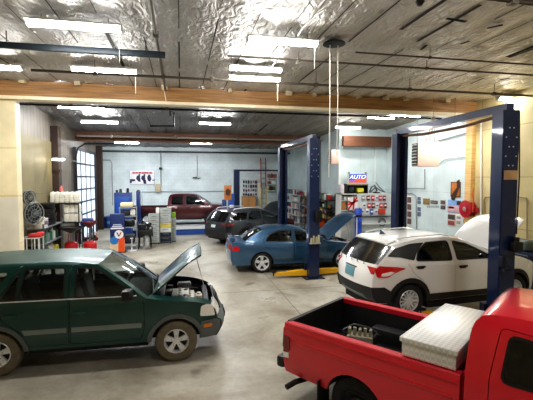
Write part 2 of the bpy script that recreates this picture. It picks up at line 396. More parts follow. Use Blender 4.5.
p = WX(458, 124, 8.6); strip_light(0, 0, 0, 'lit strip light seen beneath the overhead bar of the right lift', xyz=(p.x-.5, p.y, p.z, 1.1), drop=cz(p.y)-p.z)
strip_light(495, 527, 99.5, 'bright strip light behind the top of the near blue lift column', drop=.24)
for i, (x, y) in enumerate([(1.6, 2.2), (6.2, 2.6)]):  # added fixtures out of view, there to fill the near end with light
    strip_light(0, 0, 0, 'added unseen fill strip light over the near end of the shop', xyz=(x, y, 5.28, 1.3))
# small bare bulb lamp on the brown post
t = thing('work_light', 'lit work light reaching out from the brown wall post at left', 'light', WX(60, 159.5, XL+.45))
MB().tube([(0, 0, 0), (.25, -.02, -.03), (.5, -.05, -.06), (.9, -.1, -.13)], .014).build('arm', pm('grey_arm', '#8a8880', .4, .5), t)
MB().box((-.05, 0, 0), (.42, .07, .07), bev=.03).build('lamp_head', emit('warm_lamp', (1, .88, .66), 14.), t)
MB().box((-.2, 0, .05), (.2, .1, .04), bev=.01).build('mounting_bracket', pm('grey_arm', '#8a8880', .4, .5), t)

# ------------------------------------------------------------------ pipes and conduits under the ceiling
M_pipe = pm('grey_iron_pipe', '#6a655c', .45, .6)
M_pdk = pm('dark_rail', '#26313a', .45, .3)
def pipe(name, label, pts, r, mat=M_pipe, cat='pipe', clamps=True):
    pts = [Vector(p) for p in pts]; o = pts[0].copy()
    t = thing(name, label, cat, o)
    MB().tube([p-o for p in pts], r, 8).build('pipe_run', mat, t)
    if clamps:
        for a, b in zip(pts, pts[1:]):
            n = max(1, int((b-a).length/2.4))
            for k in range(n):
                p = a+(b-a)*((k+.5)/n)-o; mb = MB()
                mb.box(p, (r*3, r*3, r*3), bev=.005)
                zt = cz(p.y+o.y)-(p.z+o.z)
                if 0 < zt < .7: mb.cyl(p, p+Vector((0, 0, zt)), .006, n=6)
                mb.build('clamp', M_pipe, t)
    return t
pipe('sprinkler_pipe', 'long grey sprinkler pipe running just in front of the wooden beam', [(-3.0, 9.25, 5.2), (9.4, 9.25, 5.2)], .028)
pipe('sprinkler_pipe', 'thin grey pipe crossing the ceiling behind the round disc', [(.9, 7.75, 5.3), (9.4, 7.75, 5.3)], .02)
pipe('sprinkler_pipe', 'thin grey pipe on the right ceiling, second line from the top', [(3.2, 7.05, 5.3), (9.4, 7.05, 5.3)], .016)
pipe('ceiling_rail', 'dark steel rail crossing the top right corner of the ceiling', [(2.6, 4.55, 5.3), (9.4, 4.75, 5.3)], .035, pm('brown_rail', '#4b4236', .45, .5), 'rail')
t = thing('ceiling_rail', 'thick blue grey steel bar across the upper left ceiling', 'rail', (-3.8, 7.8, 5.25))
MB().box((.9, 0, 0), (6.4-1.1, .07, .11), bev=.01).build('bar', M_pdk, t)
for k in (-1.2, .9, 3.2): MB().cyl((k, 0, .05), (k, 0, .25), .01, n=6).build('hanger', M_pipe, t)
pipe('conduit', 'grey conduit running back along the ceiling towards the beam', [(-.375, 5.6, 5.36), (-.375, 11.3, 5.34)], .03)
pipe('conduit', 'thin conduit parallel to the ceiling seams above the round disc', [(1.95, 3.5, 5.38), (1.95, 9.1, 5.36)], .01, clamps=False)
pipe('drop_cord', 'thin pale cord hanging in front of the wooden beam', [WY(163, 84, 11.2), WY(166, 101, 11.2)], .008, M_cord, 'cord', clamps=False)
pipe('sprinkler_pipe', 'black pipe with a square loop below the beam in the rear bay', [(XL+.3, 12.6, 5.05), (9.0, 12.6, 5.05)], .03, pm('black_pipe', '#1e1f20', .45, .4))
pipe('pipe_loop', 'black looped pipe offset hanging in the rear bay', [WY(150, 126, 12.9), WY(174, 126, 12.9), WY(174, 112, 12.9), WY(170, 111, 12.9), WY(170, 116, 12.9)], .028, pm('black_pipe', '#1e1f20', .45, .4), clamps=False)
pipe('sprinkler_pipe', 'grey pipe along the dark rear beam', [(XL+.2, 19.4, 4.86), (XI-.1, 19.4, 4.86)], .04, pm('pale_pipe', '#8f8d86', .45, .4))
# dark round ceiling disc with two cords
c = hit_ceiling(334, 43.5, .12)
t = thing('ceiling_fan_disc', 'dark round disc fixture under the ceiling with two hanging cords', 'fixture', c)
MB().lathe([(0, .05), (.1, .05), (.2, .0), (.2, -.02), (.12, -.03), (0, -.03)], 28).build('disc', pm('dark_green_disc', '#16201e', .4), t)
MB().cyl((0, 0, -.02), (0, 0, .14), .035, n=12).build('stem', pm('dark_green_disc', '#16201e', .4), t)
for s, L in ((-.075, 2.4), (.075, 2.0)):
    MB().tube([(s, 0, -.02), (s+.01, 0, -L*.5), (s, 0, -L)], .009, 6).build('cord', M_cord, t)
p = hit_ceiling(420, 2, .12)
t = thing('ceiling_sensor', 'small black round fixture at the top edge of the ceiling', 'fixture', p)
MB().lathe([(0, .06), (.05, .06), (.06, .0), (.03, -.05), (0, -.05)], 18).build('sensor_body', pm('black_plastic', '#121212', .4), t)
MB().cyl((0, 0, .05), (0, 0, .14), .015, n=8).build('stem', pm('black_plastic', '#121212', .4), t)
# ================================================================== VEHICLES
def mono(pts):
    """monotone cubic through (x, y) points"""
    X = [p[0] for p in pts]; Y = [p[1] for p in pts]; n = len(X)
    d = [(Y[i+1]-Y[i])/(X[i+1]-X[i]) for i in range(n-1)]
    m = [d[0]]+[0 if d[i-1]*d[i] <= 0 else 2*d[i-1]*d[i]/(d[i-1]+d[i]) for i in range(1, n-1)]+[d[-1]]
    def f(x):
        if x <= X[0]: return Y[0]
        if x >= X[-1]: return Y[-1]
        i = 0
        while x > X[i+1]: i += 1
        h = X[i+1]-X[i]; t = (x-X[i])/h
        return Y[i]*(2*t**3-3*t*t+1)+m[i]*h*(t**3-2*t*t+t)+Y[i+1]*(-2*t**3+3*t*t)+m[i+1]*h*(t**3-t*t)
    return f
def crs(P, st=.07):
    """Catmull-Rom resampling of tuples"""
    if len(P) == 2:
        n = max(1, int(math.dist(P[0][:2], P[1][:2])/st)); return [tuple(a+(b-a)*i/n for a, b in zip(*P)) for i in range(n+1)]
    out = []
    for i in range(len(P)-1):
        p0 = P[i-1] if i else tuple(2*a-b for a, b in zip(P[0], P[1])); p1, p2 = P[i], P[i+1]
        p3 = P[i+2] if i+2 < len(P) else tuple(2*a-b for a, b in zip(P[-1], P[-2]))
        n = max(2, int(math.dist(p1[:2], p2[:2])/st)) 
        for k in range(n):
            t = k/n
            out.append(tuple(.5*(2*b+(c-a)*t+(2*a-5*b+4*c-d)*t*t+(3*b-a-3*c+d)*t**3) for a, b, c, d in zip(p0, p1, p2, p3)))
    out.append(P[-1]); return out
def inside(p, poly):
    x, y = p; r = False; j = len(poly)-1
    for i in range(len(poly)):
        xi, yi = poly[i]; xj, yj = poly[j]
        if (yi > y) != (yj > y) and x < (xj-xi)*(y-yi)/(yj-yi)+xi: r = not r
        j = i
    return r
def segd(p, a, b):
    ax, ay = a; bx_, by = b; dx, dy = bx_-ax, by-ay; L = dx*dx+dy*dy
    t = 0 if L == 0 else max(0, min(1, ((p[0]-ax)*dx+(p[1]-ay)*dy)/L)); return math.hypot(p[0]-ax-t*dx, p[1]-ay-t*dy)
def dens(poly, st):
    out = []
    for a, b in zip(poly, poly[1:]+poly[:1]):
        n = max(1, int(math.ceil(math.dist(a, b)/st)))
        out += [(a[0]+(b[0]-a[0])*k/n, a[1]+(b[1]-a[1])*k/n) for k in range(n)]
    return out
def area(p): return sum(a[0]*b[1]-b[0]*a[1] for a, b in zip(p, p[1:]+p[:1]))/2
def inset(poly, d):
    """move every edge inwards by d (outwards for negative d)"""
    if area(poly) < 0: poly = poly[::-1]
    n = len(poly); out = []
    for i in range(n):
        p0, p1, p2 = poly[i-1], poly[i], poly[(i+1) % n]
        e1 = (p1[0]-p0[0], p1[1]-p0[1]); e2 = (p2[0]-p1[0], p2[1]-p1[1]); l1 = math.hypot(*e1) or 1e-9; l2 = math.hypot(*e2) or 1e-9
        n1 = (-e1[1]/l1, e1[0]/l1); n2 = (-e2[1]/l2, e2[0]/l2); k = 1+n1[0]*n2[0]+n1[1]*n2[1]
        k = max(k, .35); out.append((p1[0]+d*(n1[0]+n2[0])/k, p1[1]+d*(n1[1]+n2[1])/k))
    return out
def rnd(poly, r=.04, k=3):
    """round the corners of a polygon"""
    out = []; n = len(poly)
    for i in range(n):
        a, b, c = poly[i-1], poly[i], poly[(i+1) % n]; la, lc = math.dist(a, b), math.dist(c, b); q = min(r, la*.4, lc*.4)
        p = (b[0]+(a[0]-b[0])*q/la, b[1]+(a[1]-b[1])*q/la); s = (b[0]+(c[0]-b[0])*q/lc, b[1]+(c[1]-b[1])*q/lc)
        for j in range(k+1):
            t = j/k; out.append(tuple((1-t)**2*p[m]+2*t*(1-t)*b[m]+t*t*s[m] for m in (0, 1)))
    return out
def panel(mb, outline, holes, W, side, off=0., step=.09, skirt=.02):
    """a body panel: side-view polygon (x, z) bent onto the body side y = W(x, z)"""
    O = dens(outline, step); H = [dens(h, step) for h in holes]
    xs = [p[0] for p in O]; zs = [p[1] for p in O]; pts = []
    edges = []; allv = []
    for L in [O]+H:
        b = len(allv); allv += L; edges += [(b+i, b+(i+1) % len(L)) for i in range(len(L))]
    nx = int((max(xs)-min(xs))/step)+1; nz = int((max(zs)-min(zs))/step)+1
    loops = [O]+H
    for i in range(1, nx):
        for j in range(1, nz):
            p = (min(xs)+i*step, min(zs)+j*step)
            if not inside(p, O) or any(inside(p, h) for h in H): continue
            if min(segd(p, a, b) for L in loops for a, b in zip(L, L[1:]+L[:1])) < step*.45: continue
            allv.append(p)
    V, E, Fc, *_ = delaunay_2d_cdt([Vector(p) for p in allv], edges, [], 0, 1e-6)
    bm = mb.bm; bv = [None]*len(V); fs = []
    for f in Fc:
        c = (sum(V[i].x for i in f)/len(f), sum(V[i].y for i in f)/len(f))
        if not inside(c, O) or any(inside(c, h) for h in H): continue
        for i in f:
            if bv[i] is None: bv[i] = bm.verts.new((V[i].x, side*(W(V[i].x, V[i].y)+off), V[i].y))
        try: q = bm.faces.new([bv[i] for i in f]); q.material_index = mb.mi; fs.append(q)
        except ValueError: pass
    if skirt:
        es = [e for e in {e for f in fs for e in f.edges} if len([f for f in e.link_faces if f in set(fs)]) == 1] if len(fs) < 40 else None
        if es is None:
            S = set(fs); es = [e for e in {e for f in fs for e in f.edges} if sum(1 for f in e.link_faces if f in S) == 1]
        m = {}
        for e in es:
            for v in e.verts:
                if v not in m: m[v] = bm.verts.new((v.co.x, v.co.y-side*skirt, v.co.z))
        for e in es:
            a, b = e.verts
            q = bm.faces.new((a, b, m[b], m[a])); q.material_index = mb.mi
    return mb
def sgrid(P, W, s0, s1, ny, ex):
    g = []
    for x, z, bx_, bz in P:
        w = W(x, z); row = []
        for k in range(ny+1):
            s = s0+(s1-s0)*k/ny; q = 1-abs(s)**ex
            row.append(Vector((x+bx_*q, s*w, z+bz*q)))
        g.append(row)
    return g
def strip(mb, P, W, s0=-1., s1=1., ny=16, ex=2.4, M=None, thick=0.):
    """a body surface that spans the car from side to side along a run of profile points (x, z, bulge_x, bulge_z)"""
    g = sgrid(P, W, s0, s1, ny, ex); bm = mb.bm
    def lay(g):
        vv = [[bm.verts.new(M @ p if M is not None else p) for p in r] for r in g]
        for a, b in zip(vv, vv[1:]):
            for k in range(len(a)-1):
                f = bm.faces.new((a[k], a[k+1], b[k+1], b[k])); f.material_index = mb.mi
        return vv
    A = lay(g)
    if thick:
        N = gnorm(g); B = lay([[p-N[i][k]*thick for k, p in enumerate(r)] for i, r in enumerate(g)])
        ring = lambda v: v[0]+[r[-1] for r in v[1:]]+v[-1][-2::-1]+[r[0] for r in v[-2:0:-1]]
        ra, rb = ring(A), ring(B)
        for i in range(len(ra)):
            j = (i+1) % len(ra); f = bm.faces.new((ra[i], ra[j], rb[j], rb[i])); f.material_index = mb.mi
    return mb
def gnorm(g):
    N = []
    for i, r in enumerate(g):
        row = []
        for k in range(len(r)):
            a = g[min(i+1, len(g)-1)][k]-g[max(i-1, 0)][k]; b = r[min(k+1, len(r)-1)]-r[max(k-1, 0)]
            n = b.cross(a); n.normalize(); row.append(-n)
        N.append(row)
    return N
def patch(mb, P, W, t0, t1, s0, s1, off=.006, ex=2.4, ny=8, s0b=None, s1b=None, skirt=.03, M=None, nt=8):
    """a lamp, plate or pane laid on a strip: t along its run (0..1), s across (-1..1)"""
    n = len(P)-1; rows = []; s0b = s0 if s0b is None else s0b; s1b = s1 if s1b is None else s1b
    def at(t):
        q = max(0, min(n-1e-6, t*n)); i = int(q); f = q-i; return tuple(a+(b-a)*f for a, b in zip(P[i], P[i+1]))
    for i in range(nt+1):
        u = i/nt; x, z, bx_, bz = at(t0+(t1-t0)*u); w = W(x, z); a, b = s0+(s0b-s0)*u, s1+(s1b-s1)*u; row = []
        for k in range(ny+1):
            s = a+(b-a)*k/ny; q = 1-abs(s)**ex; row.append(Vector((x+bx_*q, s*w, z+bz*q)))
        rows.append(row)
    N = gnorm(rows); bm = mb.bm
    # outward = away from the middle of the car
    c = Vector((sum(p[0] for p in P)/len(P), 0, .75)); c.x = c.x*.2+1.3*.8
    mid = rows[nt//2][ny//2]; sg = 1 if N[nt//2][ny//2].dot(mid-c) > 0 else -1
    f_ = lambda p: M @ p if M is not None else p
    A = [[bm.verts.new(f_(p+N[i][k]*sg*off)) for k, p in enumerate(r)] for i, r in enumerate(rows)]
    for a, b in zip(A, A[1:]):
        for k in range(ny):
            f = bm.faces.new((a[k], a[k+1], b[k+1], b[k])); f.material_index = mb.mi
    if skirt:
        B = [[bm.verts.new(f_(p-N[i][k]*sg*skirt)) for k, p in enumerate(r)] for i, r in enumerate(rows)]
        ring = lambda v: v[0]+[r[-1] for r in v[1:]]+v[-1][-2::-1]+[r[0] for r in v[-2:0:-1]]
        ra, rb = ring(A), ring(B)
        for i in range(len(ra)):
            j = (i+1) % len(ra); f = bm.faces.new((ra[i], ra[j], rb[j], rb[i])); f.material_index = mb.mi
    return mb
def arch(cx, cz_, r, z0, n=14):
    """wheel arch cut, from front foot to rear foot"""
    a = math.asin(max(-1, min(1, (z0-cz_)/r))); return [(cx+r*cos(t), cz_+r*sin(t)) for t in [a+(pi-2*a)*k/n for k in range(n+1)]]
def ring_arch(cx, cz_, r0, r1, z0, n=14): return arch(cx, cz_, r1, z0, n)+arch(cx, cz_, r0, z0, n)[::-1]

M_tyre = pm('tyre_rubber', '#17171a', .75, var=.25, bump=.3, bscale=40)
M_tyre_dusty = pm('dusty_tyre_rubber', '#6e6757', .85, var=.35, scale=12, bump=.3, bscale=40)
M_alloy = pm('silver_alloy', '#dcdfe2', .35, .4)
M_under = pm('underbody_black', '#0b0b0c', .8)
M_trimb = pm('black_trim', '#141516', .45)
M_seat = pm('grey_seat_cloth', '#4b4d50', .85, bump=.2)
M_seatl = pm('tan_seat_cloth', '#8f8c80', .85, bump=.2)
M_lamp = glass('lamp_lens', (.95, .97, .97), .2, .35)
M_chrome = pm('chrome', '#d9dcdf', .12, 1.)
M_head = pm('headlamp_reflector', '#f0f2ee', .2, 0., coat=1., spec=.8)
M_red = pm('red_lamp', '#a01018', .18, .0, coat=1., emis=((1, .03, .03), .03))
M_amber = pm('amber_lamp', '#d07a18', .2, 0, coat=1.)
M_steel = pm('engine_alloy', '#a09e94', .45, .35, scale=20, var=.4)
M_engdk = pm('engine_black', '#141414', .5, scale=20, var=.3)
M_clear = glass('clear_glass', (.74, .80, .78), .1)
M_dark = glass('tinted_glass', (.16, .17, .17), .1, .02)
M_dark2 = glass('light_tint_glass', (.58, .63, .61), .1, .02)
M_rim_hub = pm('hub_dark', '#2b2c2e', .5, .4)

def make_wheel(parent, loc, side, r, rw, w=.2, style='five', tyre=M_tyre, rim=M_alloy):
    """tyre with a spoked rim; side = +1/-1 is the outer face along y"""
    tm = MB()
    prof = [(rw-.012, -w/2+.02), (rw+.01, -w/2), (r-.05, -w/2-.004), (r-.015, -w/2+.012), (r, -w/2+.045), (r, -.012), (r-.012, -.008), (r-.012, .008), (r, .012), (r, w/2-.045), (r-.015, w/2-.012), (r-.05, w/2+.004), (rw+.01, w/2), (rw-.012, w/2-.02), (rw-.012, -w/2+.02)]
    tm.lathe(prof, 40, RX90)
    o = tm.build('wheel', tyre, parent, loc)
    rm = MB(); y = side*(w/2-.012)
    rm.lathe([(rw-.03, -w/2+.02), (rw-.005, -w/2+.015), (rw-.005, w/2-.02), (rw-.02, w/2-.006), (rw-.03, w/2-.02), (rw-.04, w/2-.06), (rw-.045, -w/2+.03)], 36, Matrix.Rotation(-pi/2*side, 4, 'X'))
    rm.mi = 1; rm.cyl((0, side*.0, 0), (0, side*.012, 0), rw-.03, n=28); rm.mi = 0
    def spoke(a, wd0, wd1, r0, r1, dy0, dy1):
        c, s = cos(a), sin(a); q = lambda rr, t, yy: (c*rr-s*t, yy, s*rr+c*t)
        ps = []
        for rr, wd, dy in ((r0, wd0, dy0), (r1, wd1, dy1)):
            yo = side*(w/2-dy); yi = yo-side*.035
            ps.append([q(rr, -wd, yo), q(rr, wd, yo), q(rr, wd*1.2, yi), q(rr, -wd*1.2, yi)])
        A = [rm.bm.verts.new(p) for p in ps[0]]; B = [rm.bm.verts.new(p) for p in ps[1]]
        for k in range(4):
            f = rm.bm.faces.new((A[k], A[(k+1) % 4], B[(k+1) % 4], B[k])); f.material_index = rm.mi
        for R in (A, B):
            f = rm.bm.faces.new(R); f.material_index = rm.mi
    if style == 'five':
        for k in range(5): spoke(pi/2+2*pi*k/5, .034, .046, .03, rw-.02, .045, .02)
    elif style == 'twin':
        for k in range(5):
            for s in (-.13, .13): spoke(pi/2+2*pi*k/5+s, .02, .024, .04, rw-.02, .04, .02)
    elif style == 'multi':
        for k in range(14): spoke(2*pi*k/14, .008, .014, .04, rw-.02, .035, .015)
        for k in range(7): spoke(2*pi*k/7, .02, .02, .04, rw-.07, .03, .012)
    elif style == 'steel':
        rm.lathe([(.05, w/2-.02), (.09, w/2-.015), (rw*.6, w/2-.05), (rw-.03, w/2-.03)], 28, Matrix.Rotation(-pi/2*side, 4, 'X'))
    rm.cyl((0, side*(w/2-.075), 0), (0, side*(w/2-.028), 0), .062, .052, 20)
    rm.mi = 1
    for k in range(5):
        a = 2*pi*k/5+.3; rm.cyl((.085*cos(a), side*(w/2-.07), .085*sin(a)), (.085*cos(a), side*(w/2-.034), .085*sin(a)), .011, n=6)
    rm.build('rim', [rim, M_rim_hub], o)
    return o
def seat_mb(x, y, z0, w=.5):
    mb = MB()
    mb.box((x, y, z0+.08), (.5, w, .16), rot=(0, -.1, 0), bev=.05)
    mb.box((x-.27, y, z0+.38), (.14, w*.95, .58), rot=(0, -.28, 0), bev=.05)
    mb.box((x-.38, y, z0+.77), (.09, w*.5, .17), rot=(0, -.2, 0), bev=.04)
    return mb
def engine(parent, x0, x1, w, zt, cover='black', rs=1):
    """open engine bay: tub, block, battery, hoses"""
    R = random.Random(rs)
    tub = MB(); zb = zt-.45
    tub.quad((x0, -w, zb), (x1, -w, zb), (x1, w, zb), (x0, w, zb)).quad((x0, -w, zb), (x0, w, zb), (x0, w, zt), (x0, -w, zt))
    tub.quad((x1, -w, zb), (x1, w, zb), (x1, w*.9, zt-.18), (x1, -w*.9, zt-.18))
    for s in (-1, 1): tub.quad((x0, s*w, zb), (x1, s*w, zb), (x1, s*w, zt-.13), (x0, s*w, zt-.02))
    tub.build('engine_bay', M_engdk, parent)
    e = MB(); cx = (x0+x1)/2
    e.box((cx, 0, zt-.26), (.42, .62, .3), bev=.03).box((cx-.04, .02, zt-.09), (.3, .5, .07), bev=.02)
    for k in range(4): e.cyl((cx+.1, -.22+k*.14, zt-.1), (cx+.26, -.22+k*.14, zt-.2), .03, n=10)
    for k in range(4): e.cyl((cx-.05, -.2+k*.13, zt-.06), (cx-.05, -.2+k*.13, zt-.035), .028, n=10)
    e.cyl((cx+.12, -.42, zt-.24), (cx+.12, -.34, zt-.24), .09, n=18).cyl((cx-.1, -.42, zt-.15), (cx-.1, -.36, zt-.15), .06, n=16)
    eb = e.build('engine_block', M_steel, parent)
    MB().box((cx+.02, w-.17, zt-.13), (.26, .18, .2), bev=.01).box((cx+.02, w-.17, zt-.015), (.24, .16, .02), bev=.005).build('battery', pm('battery_grey', '#55565a', .5), parent)
    MB().box((cx-.05, -w+.2, zt-.12), (.3, .24, .18), bev=.03).cyl((cx+.05, -w+.3, zt-.1), (cx+.05, -.2, zt-.08), .045, n=14).build('air_filter_box', M_trimb, parent)
    MB().box((cx+.28, -.2, zt-.13), (.12, .2, .16), bev=.03).cyl((cx+.28, -.2, zt-.06), (cx+.28, -.2, zt-.02), .035, n=12).build('coolant_bottle', pm('milky_plastic', '#c9c6b4', .5), parent)
    h = MB()
    for k in range(9):
        a = Vector((R.uniform(x0+.08, x1-.12), R.uniform(-w*.8, w*.8), zt-R.uniform(.1, .25))); b = Vector((R.uniform(x0+.08, x1-.12), R.uniform(-w*.8, w*.8), zt-R.uniform(.1, .25)))
        m = (a+b)/2+Vector((0, 0, R.uniform(.03, .1))); m.z = min(m.z, zt-.02)
        h.tube([a, a.lerp(m, .6)+Vector((0, 0, .03)), m, b.lerp(m, .6)+Vector((0, 0, .02)), b], R.choice([.012, .018, .026]), 7)
    h.build('hose', M_engdk, parent)
    f = MB(); f.box((x1-.05, 0, zt-.3), (.05, w*1.6, .34), bev=.01).box((x1-.04, 0, zt-.12), (.09, w*1.75, .05), bev=.01)
    f.build('radiator', pm('radiator_dark', '#26282a', .5, .5), parent)
    g = MB()
    for k in range(7):
        g.box((R.uniform(x0+.15, x1-.15), R.uniform(-w*.75, w*.75), zt-R.uniform(.08, .16)), (R.uniform(.06, .14), R.uniform(.08, .18), R.uniform(.05, .1)), rot=(0, 0, R.uniform(0, 3)), bev=.012)
    g.build('engine_ancillaries', pm('ancillary_grey', '#6f7068', .5, .3, scale=25, var=.5), eb)
    c = MB(); c.box((x0+.06, 0, zt-.04), (.14, w*1.9, .05), bev=.015).cyl((x0+.2, w-.25, zt-.12), (x0+.2, w-.25, zt-.03), .06, n=14)
    c.build('cowl_tray', M_trimb, parent)
    return eb

def build_car(S):
    """S: the measured description of one vehicle; local x forward from the rear axle, y left, z up"""
    root = thing(S['name'], S['label'], S['cat'], S['loc'], S['rz'])
    V, Pn = mono(S['V']), mono(S['P'])
    W = lambda x, z: V(z)*Pn(x)
    paint, wb, r, wr = S['paint'], S['wb'], S['r'], S.get('arch', S['r']+.055)
    sill = S['sill']; runs = {}; order = []
    for nm, pts in S['strips']: runs[nm] = crs(pts); order.append(nm)
    top = []
    for nm in order:
        for p in runs[nm]:
            if not top or math.dist(top[-1], p[:2]) > 1e-4: top.append(p[:2])
    top.reverse()      # front foot ... rear foot
    # side outline: over the top from front to rear, then back along the sill through both arches
    zr, zf = top[-1][1], top[0][1]
    bottom = arch(wb, r, wr, sill)[::-1]; rear = arch(0, r, wr, sill)[::-1]
    out = top+rear+bottom
    for s in (-1, 1):
        doors = [(nm, d) for nm, d in S.get('doors', [])]
        holes = [d for _, d in doors]; freew = []
        for nm, wpoly in S.get('windows', []):
            c = (sum(p[0] for p in wpoly)/len(wpoly), sum(p[1] for p in wpoly)/len(wpoly))
            if not any(inside(c, d) for _, d in doors): freew.append(wpoly)
        mb = MB(); panel(mb, out, holes+freew, W, s, 0, .085, .03); mb.build('body_side', paint, root, angle=50)
        for nm, d in doors:
            dd = inset(d, .007); hw = [w for _, w in S['windows'] if inside((sum(p[0] for p in w)/len(w), sum(p[1] for p in w)/len(w)), d)]
            mb = MB(); panel(mb, dd, hw, W, s, 0, .085, .035); do = mb.build('door', paint, root, angle=50)
            for hx, hz in S.get('handles', {}).get(nm, []):
                y = s*(W(hx, hz)+.02)
                MB().box((hx, y, hz), (.2, .035, .035), bev=.015).box((hx, y-s*.01, hz-.012), (.14, .02, .06), bev=.01).build('door_handle', S.get('handle_mat', paint), do)
            if nm in S.get('mould', {}):
                m = MB(); panel(m, S['mould'][nm], [], W, s, .012, .1, .02); m.build('side_moulding', S['mould_mat'], do)
            for w in hw:
                m = MB(); panel(m, inset(w, -.004), [], W, s, -.012, .12, 0); m.build('window_glass', S['glass'], do)
                m = MB(); panel(m, inset(w, -.022), [inset(w, .004)], W, s, .004, .1, .012); m.build('window_seal', S.get('seal', M_trimb), do)
        for w in freew:
            m = MB(); panel(m, inset(w, -.004), [], W, s, -.012, .12, 0); m.build('quarter_glass', S.get('qglass', S['glass']), root)
        for nm, poly, mat, off in S.get('side_trim', []):
            m = MB(); panel(m, poly, [], W, s, off, .09, .03); m.build(nm, mat, root, angle=50)
        if S.get('flare'):
            fm, fw = S['flare']
            for cx in (0, wb):
                m = MB(); panel(m, ring_arch(cx, r, wr-.012, wr+fw, sill), [], W, s, .016, .08, .05); m.build('wheel_arch_trim', fm, root, angle=50)
        if 'mirror' in S:
            x, z, mm = S['mirror']; y = W(x, z)
            m = MB(); m.box((x, s*(y+.13), z+.05), (.14, .22, .16), bev=.045, rot=(0, 0, s*.15)).box((x+.02, s*(y+.02), z-.01), (.08, .1, .05), bev=.015)
            mo = m.build('side_mirror', mm, root)
            MB().box((x-.072, s*(y+.13), z+.055), (.006, .16, .11), bev=.002).build('mirror_glass', M_chrome, mo)
    for nm in order:
        kind = S['kinds'].get(nm, {}); P = runs[nm]; mat = kind.get('mat', paint); part = kind.get('part', nm)
        if kind.get('skip'): continue
        ex = kind.get('ex', 2.4)
        if 'fender' in kind:      # bonnet between the wing tops
            fs = kind['fender']; ang = kind.get('open', 0)
            for s in (-1, 1):
                m = MB(); strip(m, P, W, s*fs, s*1., 4, ex); m.build('wing_top', paint, root, angle=50)
            M = None
            if ang:
                h = Vector((P[0][0]+P[0][2]*.5, 0, P[0][1]+.03)); M = Matrix.Translation(h) @ Matrix.Rotation(-radians(ang), 4, 'Y') @ Matrix.Translation(-h)
            m = MB(); strip(m, P, W, -fs+.006, fs-.006, 14, ex, M, .025); hd = m.build('hood', paint, root, angle=50)
            if ang:
                g = MB(); N = len(P)
                for a, b in ((.12, .2), (.45, .52), (.8, .9)): patch(g, P, W, a, b, -fs*.8, fs*.8, -.04, ex, 10, M=M, skirt=.045)
                for a, b in ((-.6, -.5), (-.05, .05), (.5, .6)): patch(g, P, W, .12, .88, a, b, -.04, ex, 3, M=M, skirt=.045)
                g.build('hood_brace', kind.get('brace', paint), hd)
                tip = M @ Vector((P[int(N*.86)][0]+.06, .1, P[int(N*.86)][1]+.02)); foot = Vector((P[-1][0]-.04, .16, P[-1][1]-.02))
                MB().tube([foot, foot.lerp(tip, .5), tip], .008, 6).build('prop_rod', M_chrome, root)
            continue
        m = MB(); strip(m, P, W, -kind.get('s', 1.), kind.get('s', 1.), 18, ex); m.build(part, mat, root, angle=50)
        if kind.get('s'):       # pillars beside the glass
            for s in (-1, 1):
                m = MB(); strip(m, P, W, s*kind['s'], s*1., 3, ex, None, 0); m.build(kind.get('pillar', 'pillar'), kind.get('pmat', paint), root, angle=50)
    for nm, run, t0, t1, s0, s1, mat, off, sym, *tp in S.get('patches', []):
        P = runs[run]; ex = S['kinds'].get(run, {}).get('ex', 2.4)
        for sg in ((1, -1) if sym else (1,)):
            kw = {}
            if tp: a_, b_ = sorted((sg*tp[0], sg*s1)); kw = dict(s0b=a_, s1b=b_)
            m = MB(); patch(m, P, W, t0, t1, *(sorted((sg*s0, sg*s1))), off=off, ex=ex, **kw); m.build(nm, mat, root, angle=50)
    # wheels and the dark wells behind them
    tw = S.get('tyre_w', .205); out_y = S['half']-S.get('inset', .012)
    for cx in (0, wb):
        for s in (-1, 1):
            make_wheel(root, (cx, s*(out_y-tw/2), r), s, r, S['rim_r'], tw, S['rim'], S.get('tyre', M_tyre), S.get('rim_mat', M_alloy))
            qa = max(.02, math.asin(max(-.5, (sill-r)/wr)))+.04
            m = MB(); m.lathe([(wr+.01, 0), (wr+.01, .34)], 20, Matrix.Translation((cx, s*(W(cx, .6)-.02), r)) @ Matrix.Rotation(pi/2*s, 4, 'X'), a0=qa if s > 0 else qa-pi, a1=pi-qa if s > 0 else -qa)
            m.cyl((cx, s*(W(cx, .6)-.36), r+.1), (cx, s*(W(cx, .6)-.365), r+.1), wr*.9, n=24); m.build('wheel_well', M_under, root)
    # underbody
    xb, xf = S['tray']; u = MB(); ww = S['half']-.34; zt = S.get('tray_top', .5); zl = S.get('tray_low', sill-.06)
    u.bx(xb, xf, -ww, ww, zl, zt); u.bx(wr+.04, wb-wr-.04, -S['half']+.05, S['half']-.05, zl, zt-.08)
    u.build('underbody', M_under, root)
    if S.get('liner', True):
        lo = S['belt']; xr_, xfw = S['cab']
        c = MB(); c.bx(xr_, xfw, -S['half']+.1, S['half']-.1, zt-.05, zt+.02)
        for s in (-1, 1): c.bx(xr_, xfw, s*(S['half']-.12), s*(S['half']-.09), zt, lo-.03)
        c.bx(xfw-.02, xfw+.02, -S['half']+.14, S['half']-.14, zt-.05, lo+.0)
        c.box((xfw-.18, 0, lo-.08), (.36, 1.9*(S['half']-.14), .2), bev=.06)
        c.build('cabin_lining', pm('cabin_grey', '#2c2d2f', .8), root)
        for (sx, sy) in S['seats']: seat_mb(sx, sy, zt+.03).build('seat', S.get('seat_mat', M_seat), root)
        m = MB(); sx, sy = S['seats'][0]
        m.torus((0, 0, 0), .18, .014, Matrix.Identity(4), 22, 6); m.box((0, 0, -.01), (.3, .05, .03), bev=.01)
        o = m.build('steering_wheel', M_trimb, root, (xfw-.42, .36, lo+.0)); o.rotation_euler = (0, -1.1, 0)
    return root, runs, W

